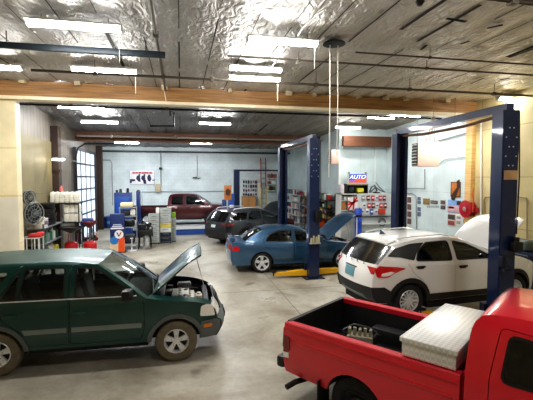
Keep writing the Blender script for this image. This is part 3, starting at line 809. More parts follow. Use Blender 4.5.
def by_wheels(uv_r, uv_f, r, half, wb, lift=0., side=-1):
    """place a car from where the centres of its two near wheels stand on the ground; side=-1: its right side is the near one"""
    a, b = G(*uv_r, r+lift), G(*uv_f, r+lift); d = (b-a); rz = atan2(d.y, d.x); L = d.xy.length
    dirv = Vector((cos(rz), sin(rz), 0)); left = Vector((-sin(rz), cos(rz), 0)); mid = (a+b)/2; mid.z = 0
    o = mid-dirv*wb/2-left*side*half
    print('PLACE', [round(v, 3) for v in o], 'rz', round(math.degrees(rz), 2), 'wheelbase seen', round(L, 3), 'true', wb)
    return (o.x, o.y, lift), rz
M_green = pm('green_paint', '#083f3a', .28, .3, coat=.9, var=.15, scale=3)
M_groof = pm('green_roof_paint', '#0a3a38', .42, .2, coat=.08, var=.15, scale=3, spec=.25)
M_lens = pm('deep_red_lens', '#74060e', .15, 0, coat=1.)
M_bluep = pm('blue_paint', '#31597a', .28, .4, coat=1., var=.08, scale=3)
M_white = pm('white_paint', '#e3e4e3', .3, 0., coat=1., var=.03)
M_charc = pm('charcoal_paint', '#363b42', .3, .5, coat=1., var=.08)
M_redr = pm('red_rail', '#b51226', .5, 0, var=.08)
M_redp = pm('red_paint', '#d0142a', .28, .1, coat=1., var=.08, scale=3)
M_maroon = pm('maroon_paint', '#4a0d19', .3, .25, coat=1., var=.15)
M_gplast = pm('grey_cladding', '#5b6462', .55)
M_mould = pm('grey_moulding', '#7b8684', .5)
M_bplast = pm('black_cladding', '#1d1f21', .6)
M_dkglass = pm('dark_window', '#0a0c0e', .08, 0, coat=1., spec=.8)
M_redd = pm('dark_red_lamp', '#6b2a30', .2, 0, coat=1.)
M_teal = pm('teal_plate', '#5f8f9c', .4)

# ---------------------------------------------------------------- green compact SUV, near left
loc, rz = by_wheels((-6, 356), (177.5, 341.8), .334, .86, 2.62)
crv = dict(name='suv', label='dark green boxy SUV with its hood propped open', cat='car', loc=loc, rz=rz, paint=M_green, wb=2.62, r=.334, rim_r=.21, rim='twin', tyre=M_tyre_dusty,
    half=.865, sill=.36, belt=1.04, glass=M_dark2, arch=.40,
    V=[(.2, .80), (.36, .84), (.56, .868), (.8, .872), (1.02, .862), (1.11, .85), (1.36, .775), (1.61, .665), (1.68, .60), (1.76, .55)],
    P=[(-.95, .82), (-.7, .94), (-.3, .985), (.3, 1.), (2.3, 1.), (2.75, .985), (3.05, .93), (3.25, .84), (3.4, .72)],
    strips=[('rear_bumper', [(-.78, .36, -.03, 0), (-.86, .46, -.06, 0), (-.86, .62, -.06, 0)]),
        ('tailgate', [(-.86, .62, -.06, 0), (-.83, .82, -.05, 0), (-.80, 1.05, -.05, 0)]),
        ('rear_window', [(-.80, 1.05, -.05, 0), (-.70, 1.35, -.05, 0), (-.62, 1.53, -.05, .02)]),
        ('roof', [(-.62, 1.53, -.05, .02), (-.45, 1.585, 0, .06), (.3, 1.605, 0, .06), (.9, 1.60, 0, .06), (1.42, 1.545, .05, .055)]),
        ('windshield', [(1.42, 1.545, .05, .055), (1.80, 1.29, .12, .04), (2.15, 1.05, .16, .025)]),
        ('hood', [(2.15, 1.05, .16, .025), (2.5, 1.015, .13, .05), (2.9, .965, .10, .055), (3.17, .885, .07, .045)]),
        ('grille', [(3.17, .885, .07, .045), (3.25, .78, .08, 0), (3.29, .64, .08, 0)]),
        ('front_bumper', [(3.29, .64, .08, 0), (3.36, .58, .08, 0), (3.37, .46, .08, 0), (3.28, .33, .06, 0)])],
    kinds={'rear_bumper': dict(mat=M_gplast), 'roof': dict(mat=M_groof), 'rear_window': dict(mat=M_dark2, s=.86), 'windshield': dict(mat=M_clear, s=.90), 'hood': dict(fender=.80, open=48), 'grille': dict(mat=M_trimb), 'front_bumper': dict(mat=M_gplast)},
    doors=[('front', rnd([(1.035, .42), (2.08, .42), (2.14, .62), (2.13, 1.0), (2.06, 1.065), (1.40, 1.515), (1.035, 1.56)], .05)),
           ('rear', rnd([(1.02, .42), (1.02, 1.56), (.30, 1.565), (.16, 1.30), (.02, 1.05), (.10, .84), (.36, .64), (.43, .42)], .05))],
    windows=[('front', rnd([(1.12, 1.085), (1.98, 1.085), (1.94, 1.125), (1.42, 1.475), (1.12, 1.51)], .04)),
             ('rear', rnd([(.94, 1.085), (.94, 1.51), (.39, 1.515), (.33, 1.085)], .04)), ('rear', rnd([(.275, 1.085), (.30, 1.46), (.24, 1.36), (.09, 1.085)], .03)),
             ('quarter', rnd([(-.08, 1.085), (.06, 1.32), (.15, 1.48), (-.55, 1.46), (-.68, 1.085)], .05))],
    handles={'front': [(1.2, .92)], 'rear': [(.22, .92)]}, handle_mat=M_green,
    mould={'front': [(1.06, .615), (2.09, .615), (2.09, .69), (1.06, .69)], 'rear': [(.40, .615), (.99, .615), (.99, .69), (.37, .69)]}, mould_mat=M_mould,
    flare=(M_gplast, .055), mirror=(1.90, 1.13, M_trimb),
    side_trim=[('belt_line_highlight', [(.0, 1.058), (2.02, 1.058), (2.02, 1.074), (.0, 1.074)], M_alloy, .008), ('headlight', rnd([(3.00, .72), (3.255, .69), (3.215, .865), (3.12, .905), (3.02, .885)], .03), M_head, .006),  # chrome belt line: its bright reflection painted as a pale strip
               ('bumper_corner', [(2.99, .345), (3.27, .345), (3.34, .46), (3.34, .58), (3.27, .63), (3.02, .625)], M_gplast, .012),
               ('turn_signal', [(3.06, .52), (3.2, .52), (3.2, .575), (3.06, .575)], M_amber, .02),
               ('tail_light', rnd([(-.78, .95), (-.60, .95), (-.60, 1.4), (-.70, 1.4)], .03), M_red, .006)],
    patches=[('headlight', 'grille', .05, .85, .5, .97, M_head, .008, True), ('grille_bar', 'grille', .1, .9, .0, .44, M_trimb, .02, True), ('license_plate', 'front_bumper', .3, .7, -.2, .2, M_trimb, .02, False)],
    tray=(-.75, 3.15), cab=(-.7, 2.1), seats=[(1.3, .37), (1.3, -.37), (.35, .37), (.35, -.37)], tray_top=.52, seat_mat=M_seat)
def lift_top(x, z): return z+.06*max(0, min(1, (z-.85)/.2))*max(0, min(1, (2.25-x)/.25))
crv['strips'] = [(n, [(x, lift_top(x, z), b, c*(.5 if z > 1.5 else 1)) for x, z, b, c in P]) for n, P in crv['strips']]
for key in ('doors', 'windows'): crv[key] = [(n, [(x, lift_top(x, z)) for x, z in P]) for n, P in crv[key]]
crv['side_trim'] = [(n, [(x, lift_top(x, z)) for x, z in P], m_, o_) for n, P, m_, o_ in crv['side_trim']]
R_crv, runs, W = build_car(crv)
engine(R_crv, 2.28, 3.16, .66, .96, rs=3)

# ---------------------------------------------------------------- blue sedan, centre
loc, rz = by_wheels((264.5, 263.2), (341.2, 260.0), .316, .845, 2.67)
leg = dict(name='sedan', label='blue sedan with five spoke wheels and hood open beside the middle lift', cat='car', loc=loc, rz=rz, paint=M_bluep, wb=2.67, r=.318, rim_r=.24, rim='five',
    half=.855, sill=.27, belt=.95, glass=M_dark2, arch=.365,
    V=[(.15, .78), (.27, .82), (.5, .858), (.7, .862), (.9, .845), (.96, .825), (1.15, .72), (1.36, .585), (1.45, .53)],
    P=[(-1.0, .76), (-.85, .88), (-.5, .955), (0, .995), (.4, 1.), (2.3, 1.), (2.8, .975), (3.2, .90), (3.45, .78), (3.6, .62)],
    strips=[('rear_bumper', [(-.88, .25, -.04, 0), (-.95, .38, -.08, 0), (-.97, .58, -.08, 0)]),
        ('trunk_face', [(-.97, .58, -.08, 0), (-.97, .76, -.07, 0), (-.92, .96, -.07, .015)]),
        ('trunk_lid', [(-.92, .96, -.07, .015), (-.75, .985, -.06, .04), (-.50, 1.0, -.06, .035)]),
        ('rear_window', [(-.50, 1.0, -.06, .035), (-.25, 1.16, -.06, .04), (.05, 1.31, -.03, .045)]),
        ('roof', [(.05, 1.31, -.03, .045), (.35, 1.365, 0, .05), (.8, 1.375, 0, .05), (1.15, 1.345, .03, .05), (1.35, 1.305, .05, .05)]),
        ('windshield', [(1.35, 1.305, .05, .05), (1.75, 1.12, .12, .05), (2.12, .95, .16, .04)]),
        ('hood', [(2.12, .95, .16, .04), (2.6, .89, .14, .06), (3.1, .79, .12, .06), (3.38, .69, .10, .04)]),
        ('grille', [(3.38, .69, .10, .04), (3.47, .62, .11, 0), (3.52, .52, .11, 0)]),
        ('front_bumper', [(3.52, .52, .11, 0), (3.57, .42, .11, 0), (3.50, .22, .10, 0)])],
    kinds={'rear_window': dict(mat=M_dark2, s=.88), 'windshield': dict(mat=M_clear, s=.90), 'hood': dict(fender=.84, open=50), 'grille': dict(mat=M_trimb)},
    doors=[('front', rnd([(1.03, .33), (2.12, .33), (2.16, .6), (2.1, .9), (2.02, .965), (1.33, 1.27), (1.03, 1.33)], .05)),
           ('rear', rnd([(1.02, .33), (1.02, 1.33), (.52, 1.325), (.2, 1.2), (.02, .99), (.12, .82), (.34, .62), (.42, .33)], .05))],
    windows=[('front', rnd([(1.09, .985), (1.92, .97), (1.34, 1.235), (1.09, 1.295)], .04)), ('rear', rnd([(.97, .985), (.97, 1.295), (.55, 1.29), (.24, 1.17), (.11, 1.0)], .04))],
    handles={'front': [(1.2, .83)], 'rear': [(.22, .84)]}, mirror=(1.86, 1.0, M_bluep),
    side_trim=[('tail_light', rnd([(-.93, .70), (-.70, .72), (-.72, .85), (-.90, .86)], .03), M_red, .006), ('headlight', rnd([(3.05, .62), (3.42, .54), (3.40, .64), (3.1, .74)], .03), M_head, .006),
               ('side_moulding', [(.42, .43), (2.1, .43), (2.1, .47), (.42, .47)], M_bluep, .012)],
    patches=[('tail_light', 'trunk_face', .42, .85, .60, .985, M_red, .008, True), ('license_plate', 'trunk_face', .3, .7, -.2, .2, M_teal, .012, False),
             ('headlight', 'grille', .05, .9, .45, .97, M_head, .008, True)],
    tray=(-.9, 3.35), cab=(.05, 2.1), seats=[(1.25, .36), (1.25, -.36), (.35, .36), (.35, -.36)], tray_top=.42, seat_mat=M_seatl)
R_leg, runs, W = build_car(leg)
engine(R_leg, 2.25, 3.34, .66, .86, rs=5)
m = MB(); P = crs([(-1.0, -.62, 1.03), (-1.02, 0, 1.05), (-1.0, .62, 1.03)])
m.box((-.90, 0, 1.075), (.16, 1.16, .025), bev=.01)
for s in (-1, 1): m.box((-.88, s*.55, 1.03), (.12, .06, .09), bev=.01)
m.build('rear_spoiler', M_bluep, R_leg)

# ---------------------------------------------------------------- white crossover raised a little on the right lift
loc, rz = by_wheels((410.8, 301.5), (515, 290), .325, .865, 2.62, lift=.30)
kic = dict(name='crossover', label='white crossover raised on the right lift with its hood up', cat='car', loc=loc, rz=rz, paint=M_white, wb=2.62, r=.325, rim_r=.222, rim='multi',
    half=.87, sill=.30, belt=1.06, glass=M_dark, arch=.385,
    V=[(.15, .80), (.30, .85), (.55, .875), (.8, .875), (1.0, .862), (1.08, .84), (1.3, .745), (1.5, .63), (1.6, .56)],
    P=[(-.75, .74), (-.6, .86), (-.4, .94), (-.1, .99), (.3, 1.), (2.3, 1.), (2.8, .975), (3.1, .91), (3.3, .8), (3.5, .62)],
    strips=[('rear_bumper', [(-.60, .30, -.06, 0), (-.68, .42, -.10, 0), (-.71, .60, -.11, 0)]),
        ('tailgate', [(-.71, .60, -.11, 0), (-.70, .80, -.11, 0), (-.63, 1.04, -.10, 0)]),
        ('rear_window', [(-.63, 1.04, -.10, 0), (-.47, 1.20, -.09, .02), (-.30, 1.36, -.08, .035)]),
        ('roof', [(-.30, 1.36, -.08, .035), (-.15, 1.41, -.04, .05), (.35, 1.475, 0, .055), (.9, 1.48, 0, .055), (1.2, 1.455, .02, .05), (1.42, 1.405, .05, .045)]),
        ('windshield', [(1.42, 1.405, .05, .045), (1.8, 1.24, .12, .045), (2.18, 1.06, .17, .03)]),
        ('hood', [(2.18, 1.06, .17, .03), (2.6, 1.02, .14, .05), (3.05, .92, .12, .05), (3.28, .82, .10, .03)]),
        ('grille', [(3.28, .82, .10, .03), (3.36, .70, .11, 0), (3.40, .56, .11, 0)]),
        ('front_bumper', [(3.40, .56, .11, 0), (3.45, .44, .11, 0), (3.37, .24, .09, 0)])],
    kinds={'rear_bumper': dict(mat=M_bplast), 'rear_window': dict(mat=M_dkglass, s=.9, pmat=M_trimb), 'windshield': dict(mat=M_clear, s=.90), 'hood': dict(fender=.84, open=52), 'grille': dict(mat=M_trimb), 'front_bumper': dict(mat=M_bplast)},
    doors=[('front', rnd([(1.05, .42), (2.1, .42), (2.17, .65), (2.14, 1.0), (2.05, 1.075), (1.42, 1.355), (1.05, 1.43)], .05)),
           ('rear', rnd([(1.035, .42), (1.035, 1.43), (.45, 1.42), (.1, 1.24), (-.06, 1.06), (.08, .86), (.34, .66), (.44, .42)], .05))],
    windows=[('front', rnd([(1.11, 1.07), (1.98, 1.06), (1.42, 1.325), (1.11, 1.40)], .04)), ('rear', rnd([(.97, 1.07), (.97, 1.40), (.46, 1.39), (.24, 1.26), (.16, 1.10)], .04))],
    handles={'front': [(1.22, .93)], 'rear': [(.22, .98)]}, handle_mat=M_trimb, seal=M_trimb, mirror=(1.92, 1.09, M_white),
    flare=(M_bplast, .07),
    side_trim=[('sill_cladding', [(.42, .31), (2.2, .31), (2.2, .42), (.46, .44)], M_bplast, .014),
               ('pillar_cover', rnd([(.10, 1.10), (.22, 1.27), (.42, 1.41), (.1, 1.40), (-.25, 1.33), (-.44, 1.19), (-.2, 1.17)], .03), M_trimb, .006),
               ('tail_light', rnd([(-.652, .97), (-.60, 1.02), (-.28, 1.0), (-.10, .97), (-.33, .89), (-.46, .81), (-.64, .80), (-.672, .9)], .02), M_red, .012),
               ('tail_light_lens', rnd([(-.58, .825), (-.46, .835), (-.33, .90), (-.40, .92), (-.57, .88)], .02), M_head, .018),
               ('bumper_corner', [(-.40, .31), (-.645, .31), (-.71, .44), (-.735, .60), (-.52, .62), (-.36, .52)], M_bplast, .014),
               ('headlight', rnd([(3.0, .74), (3.32, .70), (3.26, .80), (3.05, .86)], .03), M_head, .008)],
    patches=[('tail_light', 'tailgate', .54, .86, .92, 1.0, M_red, .012, True, .70), ('license_plate', 'tailgate', .22, .62, -.24, .24, M_teal, .014, False),
             ('lower_valance', 'rear_bumper', .1, .45, -.6, .6, M_gplast, .012, False), ('plate_recess', 'tailgate', .64, .70, -.3, .3, M_trimb, .008, False),
             ('headlight', 'grille', .1, .7, .5, .95, M_head, .008, True), ('rear_spoiler', 'roof', .0, .10, -.86, .86, M_white, .03, False)],
    tray=(-.6, 3.2), tray_low=.15, cab=(-.35, 2.12), seats=[(1.3, .37), (1.3, -.37), (.35, .37), (.35, -.37)], tray_top=.5)  # tray hangs lower here: black extension stands in for shade beneath the crossover
R_kic, runs, W = build_car(kic)
engine(R_kic, 2.3, 3.24, .66, .95, rs=8)
for s, ch in zip((-.44, -.22, 0, .22, .44), 'KICKS'):
    P = runs['tailgate'][int(len(runs['tailgate'])*.86)]; q = 1-abs(s*.8)**2.4
    text('badge_lettering', ch, .095, pm('badge_dark', '#26292c', .4, .2), R_kic, (P[0]+P[2]*q-.03, -s, P[1]), (radians(78), 0, -pi/2+s*.35), .004)
for s in (-1, 1): MB().tube([(-.1, s*.57, 1.475), (.15, s*.575, 1.515), (.9, s*.575, 1.53), (1.15, s*.57, 1.495)], .014).build('roof_rail', M_white, R_kic)
MB().prism([(-.12, 0), (.02, 0), (-.10, .1)], -.008, .008, M=Matrix.Translation((0, 0, 1.5)) @ RX90).build('antenna_fin', M_bluep, R_kic)

# ---------------------------------------------------------------- dark grey wagon behind the sedan
h = radians(33); a = G(231, 246.5, 0)
dirv = Vector((cos(h), sin(h), 0)); left = Vector((-sin(h), cos(h), 0))
o = a+dirv*.80+left*.80
out_ = dict(name='wagon', label='dark grey wagon with roof rails parked behind the blue sedan', cat='car', loc=(o.x, o.y, 0), rz=h, paint=M_charc, wb=2.74, r=.345, rim_r=.225, rim='five',
    half=.90, sill=.33, belt=1.03, glass=M_dark, arch=.41,
    V=[(.15, .82), (.33, .86), (.6, .905), (.85, .905), (1.0, .885), (1.08, .865), (1.3, .765), (1.5, .655), (1.6, .58)],
    P=[(-1.12, .76), (-.9, .88), (-.6, .955), (0, .995), (.4, 1.), (2.4, 1.), (2.9, .975), (3.3, .89), (3.5, .78), (3.7, .62)],
    strips=[('rear_bumper', [(-.98, .33, -.04, 0), (-1.06, .45, -.09, 0), (-1.08, .68, -.09, 0)]),
        ('tailgate', [(-1.08, .68, -.09, 0), (-1.05, .85, -.09, 0), (-1.0, 1.06, -.08, 0)]),
        ('rear_window', [(-1.0, 1.06, -.08, 0), (-.85, 1.25, -.08, .02), (-.68, 1.46, -.07, .03)]),
        ('roof', [(-.68, 1.46, -.07, .03), (-.5, 1.51, -.03, .05), (.3, 1.545, 0, .055), (.9, 1.545, 0, .055), (1.45, 1.46, .05, .045)]),
        ('windshield', [(1.45, 1.46, .05, .045), (1.85, 1.25, .12, .045), (2.25, 1.05, .17, .03)]),
        ('hood', [(2.25, 1.05, .17, .03), (2.7, 1.0, .14, .05), (3.2, .9, .12, .05), (3.42, .8, .10, .03)]),
        ('grille', [(3.42, .8, .10, .03), (3.5, .7, .11, 0), (3.53, .56, .11, 0)]), ('front_bumper', [(3.53, .56, .11, 0), (3.58, .44, .11, 0), (3.5, .26, .09, 0)])],
    kinds={'rear_bumper': dict(mat=M_bplast), 'rear_window': dict(mat=M_dkglass, s=.88), 'windshield': dict(mat=M_clear, s=.90), 'hood': dict(fender=.84, open=48), 'grille': dict(mat=M_trimb), 'front_bumper': dict(mat=M_bplast)},
    doors=[('front', rnd([(1.08, .42), (2.16, .42), (2.2, .65), (2.17, 1.0), (2.1, 1.075), (1.45, 1.41), (1.08, 1.475)], .05)),
           ('rear', rnd([(1.065, .42), (1.065, 1.475), (.42, 1.475), (.2, 1.3), (.04, 1.06), (.12, .88), (.36, .68), (.46, .42)], .05))],
    windows=[('front', rnd([(1.14, 1.08), (2.02, 1.07), (1.45, 1.38), (1.14, 1.44)], .04)), ('rear', rnd([(1.0, 1.08), (1.0, 1.44), (.45, 1.44), (.26, 1.28), (.16, 1.09)], .04)),
             ('quarter', rnd([(.05, 1.10), (.14, 1.26), (.30, 1.44), (-.35, 1.42), (-.72, 1.22), (-.6, 1.12)], .05))],
    handles={'front': [(1.25, .93)], 'rear': [(.25, .96)]}, mirror=(1.98, 1.1, M_charc), flare=(M_bplast, .06),
    side_trim=[('tail_light', rnd([(-1.0, .86), (-.70, .9), (-.62, 1.0), (-.95, 1.04)], .03), M_redd, .008), ('sill_cladding', [(.45, .34), (2.3, .34), (2.3, .48), (.48, .48)], M_bplast, .014)],
    patches=[('tail_light', 'tailgate', .6, .85, .68, .985, M_redd, .010, True), ('license_plate', 'tailgate', .28, .6, -.2, .2, pm('pale_plate', '#c8ced2', .4), .012, False)],
    tray=(-1.0, 3.3), cab=(-.5, 2.2), seats=[(1.35, .37), (1.35, -.37), (.4, .37), (.4, -.37)], tray_top=.5)
R_out, runs, W = build_car(out_)
for s in (-1, 1): MB().tube([(-.5, s*.60, 1.53), (-.4, s*.605, 1.60), (.3, s*.61, 1.625), (1.1, s*.605, 1.60), (1.25, s*.60, 1.53)], .02).build('roof_rail', M_alloy, R_out)
engine(R_out, 2.38, 3.38, .66, .94, rs=9)

# ---------------------------------------------------------------- pickups
def pickup(S):
    """single or extended cab pickup: a car body whose bed is open between cab and tailgate"""
    root, runs, W = build_car(S)
    xb0, xb1 = S['bed']; zr = S['rail']; paint = S['paint']; fl = S['bed_floor']; q = S['half']-.12
    b = MB()          # bed tub
    def ring(z, x0, x1, w): return [(x0, -w, z), (x1, -w, z), (x1, w, z), (x0, w, z)]
    A, B = ring(zr-.01, xb0, xb1, q-.01), ring(fl, xb0+.01, xb1-.01, q-.05)
    b.quad(*B)
    for i in range(4): b.quad(A[i], A[(i+1) % 4], B[(i+1) % 4], B[i])
    for s in (-1, 1):      # wheel housings
        b.box((0, s*(q-.15), fl+.1), (.8, .22, .22), bev=.05)
    for k in range(9): b.bx(xb0+.05, xb1-.05, -.56+k*.14-.02, -.56+k*.14+.02, fl, fl+.012)
    b.build('bed_liner', pm('bed_liner_black', '#15171a', .5, var=.25), root)
    for s in (-1, 1):
        m = MB(); y0 = q-.02; n = 14; pts = [xb0-.02+(xb1-xb0+.04)*i/n for i in range(n+1)]
        for x0, x1 in zip(pts, pts[1:]):
            w0, w1 = W(x0, zr), W(x1, zr)
            m.quad((x0, s*y0, zr+.006), (x1, s*y0, zr+.006), (x1, s*(w1-.012), zr+.012), (x0, s*(w0-.012), zr+.012)).quad((x0, s*(w0-.012), zr+.012), (x1, s*(w1-.012), zr+.012), (x1, s*w1, zr), (x0, s*w0, zr)).quad((x0, s*y0, zr+.006), (x1, s*y0, zr+.006), (x1, s*y0, zr-.06), (x0, s*y0, zr-.06))
        m.build('bed_rail', M_redr if S['name'] == 'pickup_truck' and paint is M_redp else paint, root)
    # front wall of bed, back of cab
    m = MB(); m.bx(xb1-.0, xb1+.03, -q-.02, q+.02, fl, zr-.02); m.build('bed_front_wall', paint, root)
    return root, runs, W
def cab_back(root, S, W):
    x, z0 = S['cab_back'], S['rail']-.35; m = MB(); P = [(x, z0, -.02, 0), (x, S['belt'], -.02, 0), (x+.05, S['roof']-.12, -.03, 0), (x+.10, S['roof']-.05, -.03, .01)]
    m = MB(); strip(m, crs(P), W, -1, 1, 12); m.build('cab_back', S['paint'], root)
    m = MB(); patch(m, crs(P), W, .46, .86, -.8, .8, .008); m.build('rear_window', M_dkglass, root)

# red pickup, bottom right: its tailgate end points left-away, cab towards us
zr = 1.08
A0 = G(288.5, 322, zr); A1 = G(463, 374.5, zr); dv = (A1-A0); rz = atan2(dv.y, dv.x)
dirv = Vector((cos(rz), sin(rz), 0)); left = Vector((-sin(rz), cos(rz), 0))
print('RANGER near rail', dv.xy.length, math.degrees(rz))
REAR = -1.03; hw = .77
o = A0-dirv*(REAR+.03)+left*(hw-.06); o.z = 0
wbR = 2.95; xbk = REAR+.03+dv.xy.length+.03     # cab back
rng = dict(name='pickup_truck', label='bright red pickup with a silver diamond plate toolbox across its bed', cat='pickup', loc=(o.x, o.y, 0), rz=rz, paint=M_redp, wb=wbR, r=.335, rim_r=.19, rim='steel', inset=.05, rim_mat=M_rim_hub,
    half=.79, sill=.42, belt=1.14, glass=M_dark, arch=.375, rail=zr, bed=(REAR+.05, xbk-.06), bed_floor=.64, cab_back=xbk+.02, roof=1.72,
    V=[(.2, .74), (.42, .77), (.6, .795), (.8, .79), (.95, .782), (1.08, .77), (1.14, .76), (1.4, .715), (1.62, .655), (1.70, .61), (1.76, .56)],
    P=[(-1.15, .94), (-1.0, .975), (-.7, .99), (.0, 1.), (3.0, 1.), (3.4, .96), (3.6, .88), (3.8, .72)],
    strips=[('rear_panel', [(-1.01, .44, -.01, 0), (-1.04, .6, -.01, 0), (-1.04, .8, -.01, 0), (-1.03, zr, -.01, 0)]),
        ('bed_top', [(-1.03, zr, 0, 0), (xbk-.04, zr+.005, 0, 0)]),
        ('bed_end', [(xbk-.04, zr+.005, 0, 0), (xbk-.035, .5, 0, 0)]),
        ('gap', [(xbk-.035, .5, 0, 0), (xbk, .5, 0, 0)]), ('cab_wall', [(xbk, .5, 0, 0), (xbk, 1.14, 0, 0), (xbk+.03, 1.54, 0, 0), (xbk+.08, 1.64, 0, .02)]),
        ('roof', [(xbk+.08, 1.64, 0, .02), (xbk+.18, 1.69, 0, .035), (xbk+.7, 1.70, 0, .04), (xbk+1.05, 1.675, .03, .04), (xbk+1.2, 1.625, .05, .045)]),
        ('windshield', [(xbk+1.2, 1.625, .05, .045), (xbk+1.5, 1.40, .1, .04), (xbk+1.8, 1.10, .14, .03)]),
        ('hood', [(xbk+1.8, 1.10, .14, .03), (xbk+2.2, 1.06, .12, .05), (xbk+2.62, .97, .1, .05)]),
        ('grille', [(xbk+2.62, .97, .1, .05), (xbk+2.70, .8, .1, 0), (xbk+2.7, .62, .1, 0)]), ('front_bumper', [(xbk+2.7, .62, .1, 0), (xbk+2.78, .52, .1, 0), (xbk+2.68, .4, .08, 0)])],
    kinds={'rear_panel': dict(part='tailgate'), 'bed_top': dict(skip=1), 'bed_end': dict(skip=1), 'gap': dict(skip=1), 'cab_wall': dict(part='cab_back'), 'windshield': dict(mat=M_clear, s=.9), 'hood': dict(fender=.84), 'grille': dict(mat=M_trimb), 'front_bumper': dict(mat=M_chrome)},
    doors=[('front', rnd([(xbk+.20, .5), (xbk+1.55, .5), (xbk+1.62, .8), (xbk+1.60, 1.10), (xbk+1.2, 1.54), (xbk+.27, 1.605), (xbk+.20, 1.14)], .05))],
    windows=[('front', rnd([(xbk+.31, 1.15), (xbk+1.52, 1.15), (xbk+1.2, 1.48), (xbk+.36, 1.54)], .05))],
    handles={'front': [(xbk+.36, .95)]}, handle_mat=M_trimb, mirror=(xbk+1.5, 1.12, M_trimb),
    side_trim=[('tail_light', rnd([(-1.03, .70), (-1.03, .92), (-.93, .91), (-.93, .72)], .02), M_lens, .012),
               ('reverse_light', [(-1.03, .63), (-.94, .64), (-.94, .71), (-1.03, .70)], M_head, .010),
               ('body_crease', [(-.9, .86), (xbk-.1, .86), (xbk-.1, .875), (-.9, .875)], M_redp, .012), ('bed_crease', [(-1.0, 1.01), (xbk-.06, 1.01), (xbk-.06, 1.03), (-1.0, 1.03)], M_redp, .010),
               ('cab_crease', [(xbk+.03, .86), (xbk+1.9, .86), (xbk+1.9, .875), (xbk+.03, .875)], M_redp, .012)],
    patches=[('tail_light', 'rear_panel', .45, .88, .86, 1.0, M_lens, .012, True), ('rear_window', 'cab_wall', .50, .92, -.8, .8, M_dkglass, .008, False)],
    tray=(-.95, 3.5), cab=(xbk+.1, xbk+1.75), seats=[(xbk+.75, .36), (xbk+.75, -.36)], tray_top=.55, tyre_w=.22)
R_rng, runs, W = pickup(rng)
# tailgate inner face and top edge
MB().bx(-1.035, -.975, -.68, .68, .65, zr+.012).build('tailgate_cap', M_trimb, R_rng)
m = MB(); m.box((-1.15, 0, .50), (.12, 1.42, .16), bev=.04); m.box((-1.08, 0, .5), (.1, 1.0, .1)); m.build('rear_bumper', pm('dark_chrome_bumper', '#3a3b3d', .35, .6), R_rng)
MB().tube([(-.5, -.45, .36), (-.75, -.55, .36), (-.85, -.75, .34), (-.88, -.90, .32)], .035, 12).build('tailpipe', pm('rusty_pipe', '#2b2623', .6, .4), R_rng)
for s in (-1, 1): MB().box((-.46, s*.70, .34), (.02, .24, .34)).build('mud_flap', M_under, R_rng)
# toolbox over the bed rails
t = thing('truck_toolbox', 'silver diamond plate toolbox lying across the red pickup bed', 'toolbox', R_rng.matrix_basis @ Vector((xbk-.36, 0, zr+.02)), rz)
def diamond():
    m = bpy.data.materials.new('diamond_plate'); m.use_nodes = True; nt = m.node_tree; b = nt.nodes['Principled BSDF']; N = nt.nodes.new; L = nt.links.new
    tc = N('ShaderNodeTexCoord'); mp = N('ShaderNodeMapping'); mp.inputs['Rotation'].default_value = (0, 0, pi/4); L(tc.outputs['Object'], mp.inputs[0])
    ck = N('ShaderNodeTexChecker'); ck.inputs['Scale'].default_value = 26; L(mp.outputs[0], ck.inputs[0])
    bp = N('ShaderNodeBump'); bp.inputs['Strength'].default_value = .5; bp.inputs['Distance'].default_value = .01; L(ck.outputs['Fac'], bp.inputs['Height']); L(bp.outputs[0], b.inputs['Normal'])
    mx = N('ShaderNodeMixRGB'); mx.inputs[1].default_value = (.70, .71, .70, 1); mx.inputs[2].default_value = (.84, .85, .84, 1); L(ck.outputs['Fac'], mx.inputs[0]); L(mx.outputs[0], b.inputs['Base Color'])
    b.inputs['Metallic'].default_value = .55; b.inputs['Roughness'].default_value = .34; return m
M_dia = diamond()
MB().box((0, 0, .075), (.54, 1.46, .15), bev=.008).box((0, 0, -.13), (.44, 1.14, .26)).build('box_body', M_dia, t)
lid = MB().box((0, 0, .178), (.58, 1.50, .05), bev=.012).build('lid', M_dia, t)
for s in (-1, 1): MB().box((-.29, s*.5, .12), (.02, .1, .06), bev=.006).build('latch', M_chrome, t)
# small greasy engine parts in the bed
t = thing('engine_part', 'small grimy cluster of metal engine parts lying in the red pickup bed', 'engine part', R_rng.matrix_basis @ Vector((-.40, .12, .655)), rz+.4)
m = MB(); m.box((0, 0, .09), (.34, .2, .16), bev=.02)
for k in range(5): m.cyl((-.14+.07*k, -.05, .15), (-.14+.07*k, -.05, .26+.02*(k % 2)), .025, .02, 10).cyl((-.14+.07*k, .05, .12), (-.14+.07*k, .05, .24), .018, n=8)
m.build('casting', pm('grimy_alloy', '#a59f8c', .5, .5, var=.4, scale=25), t)
m = MB(); m.tube([(-.2, 0, .05), (-.24, .05, .18), (-.1, .1, .26), (.1, .1, .24), (.22, .04, .2)], .018); m.cyl((.16, .0, .06), (.24, 0, .2), .05, .03, 12)
m.build('hose', M_engdk, t)

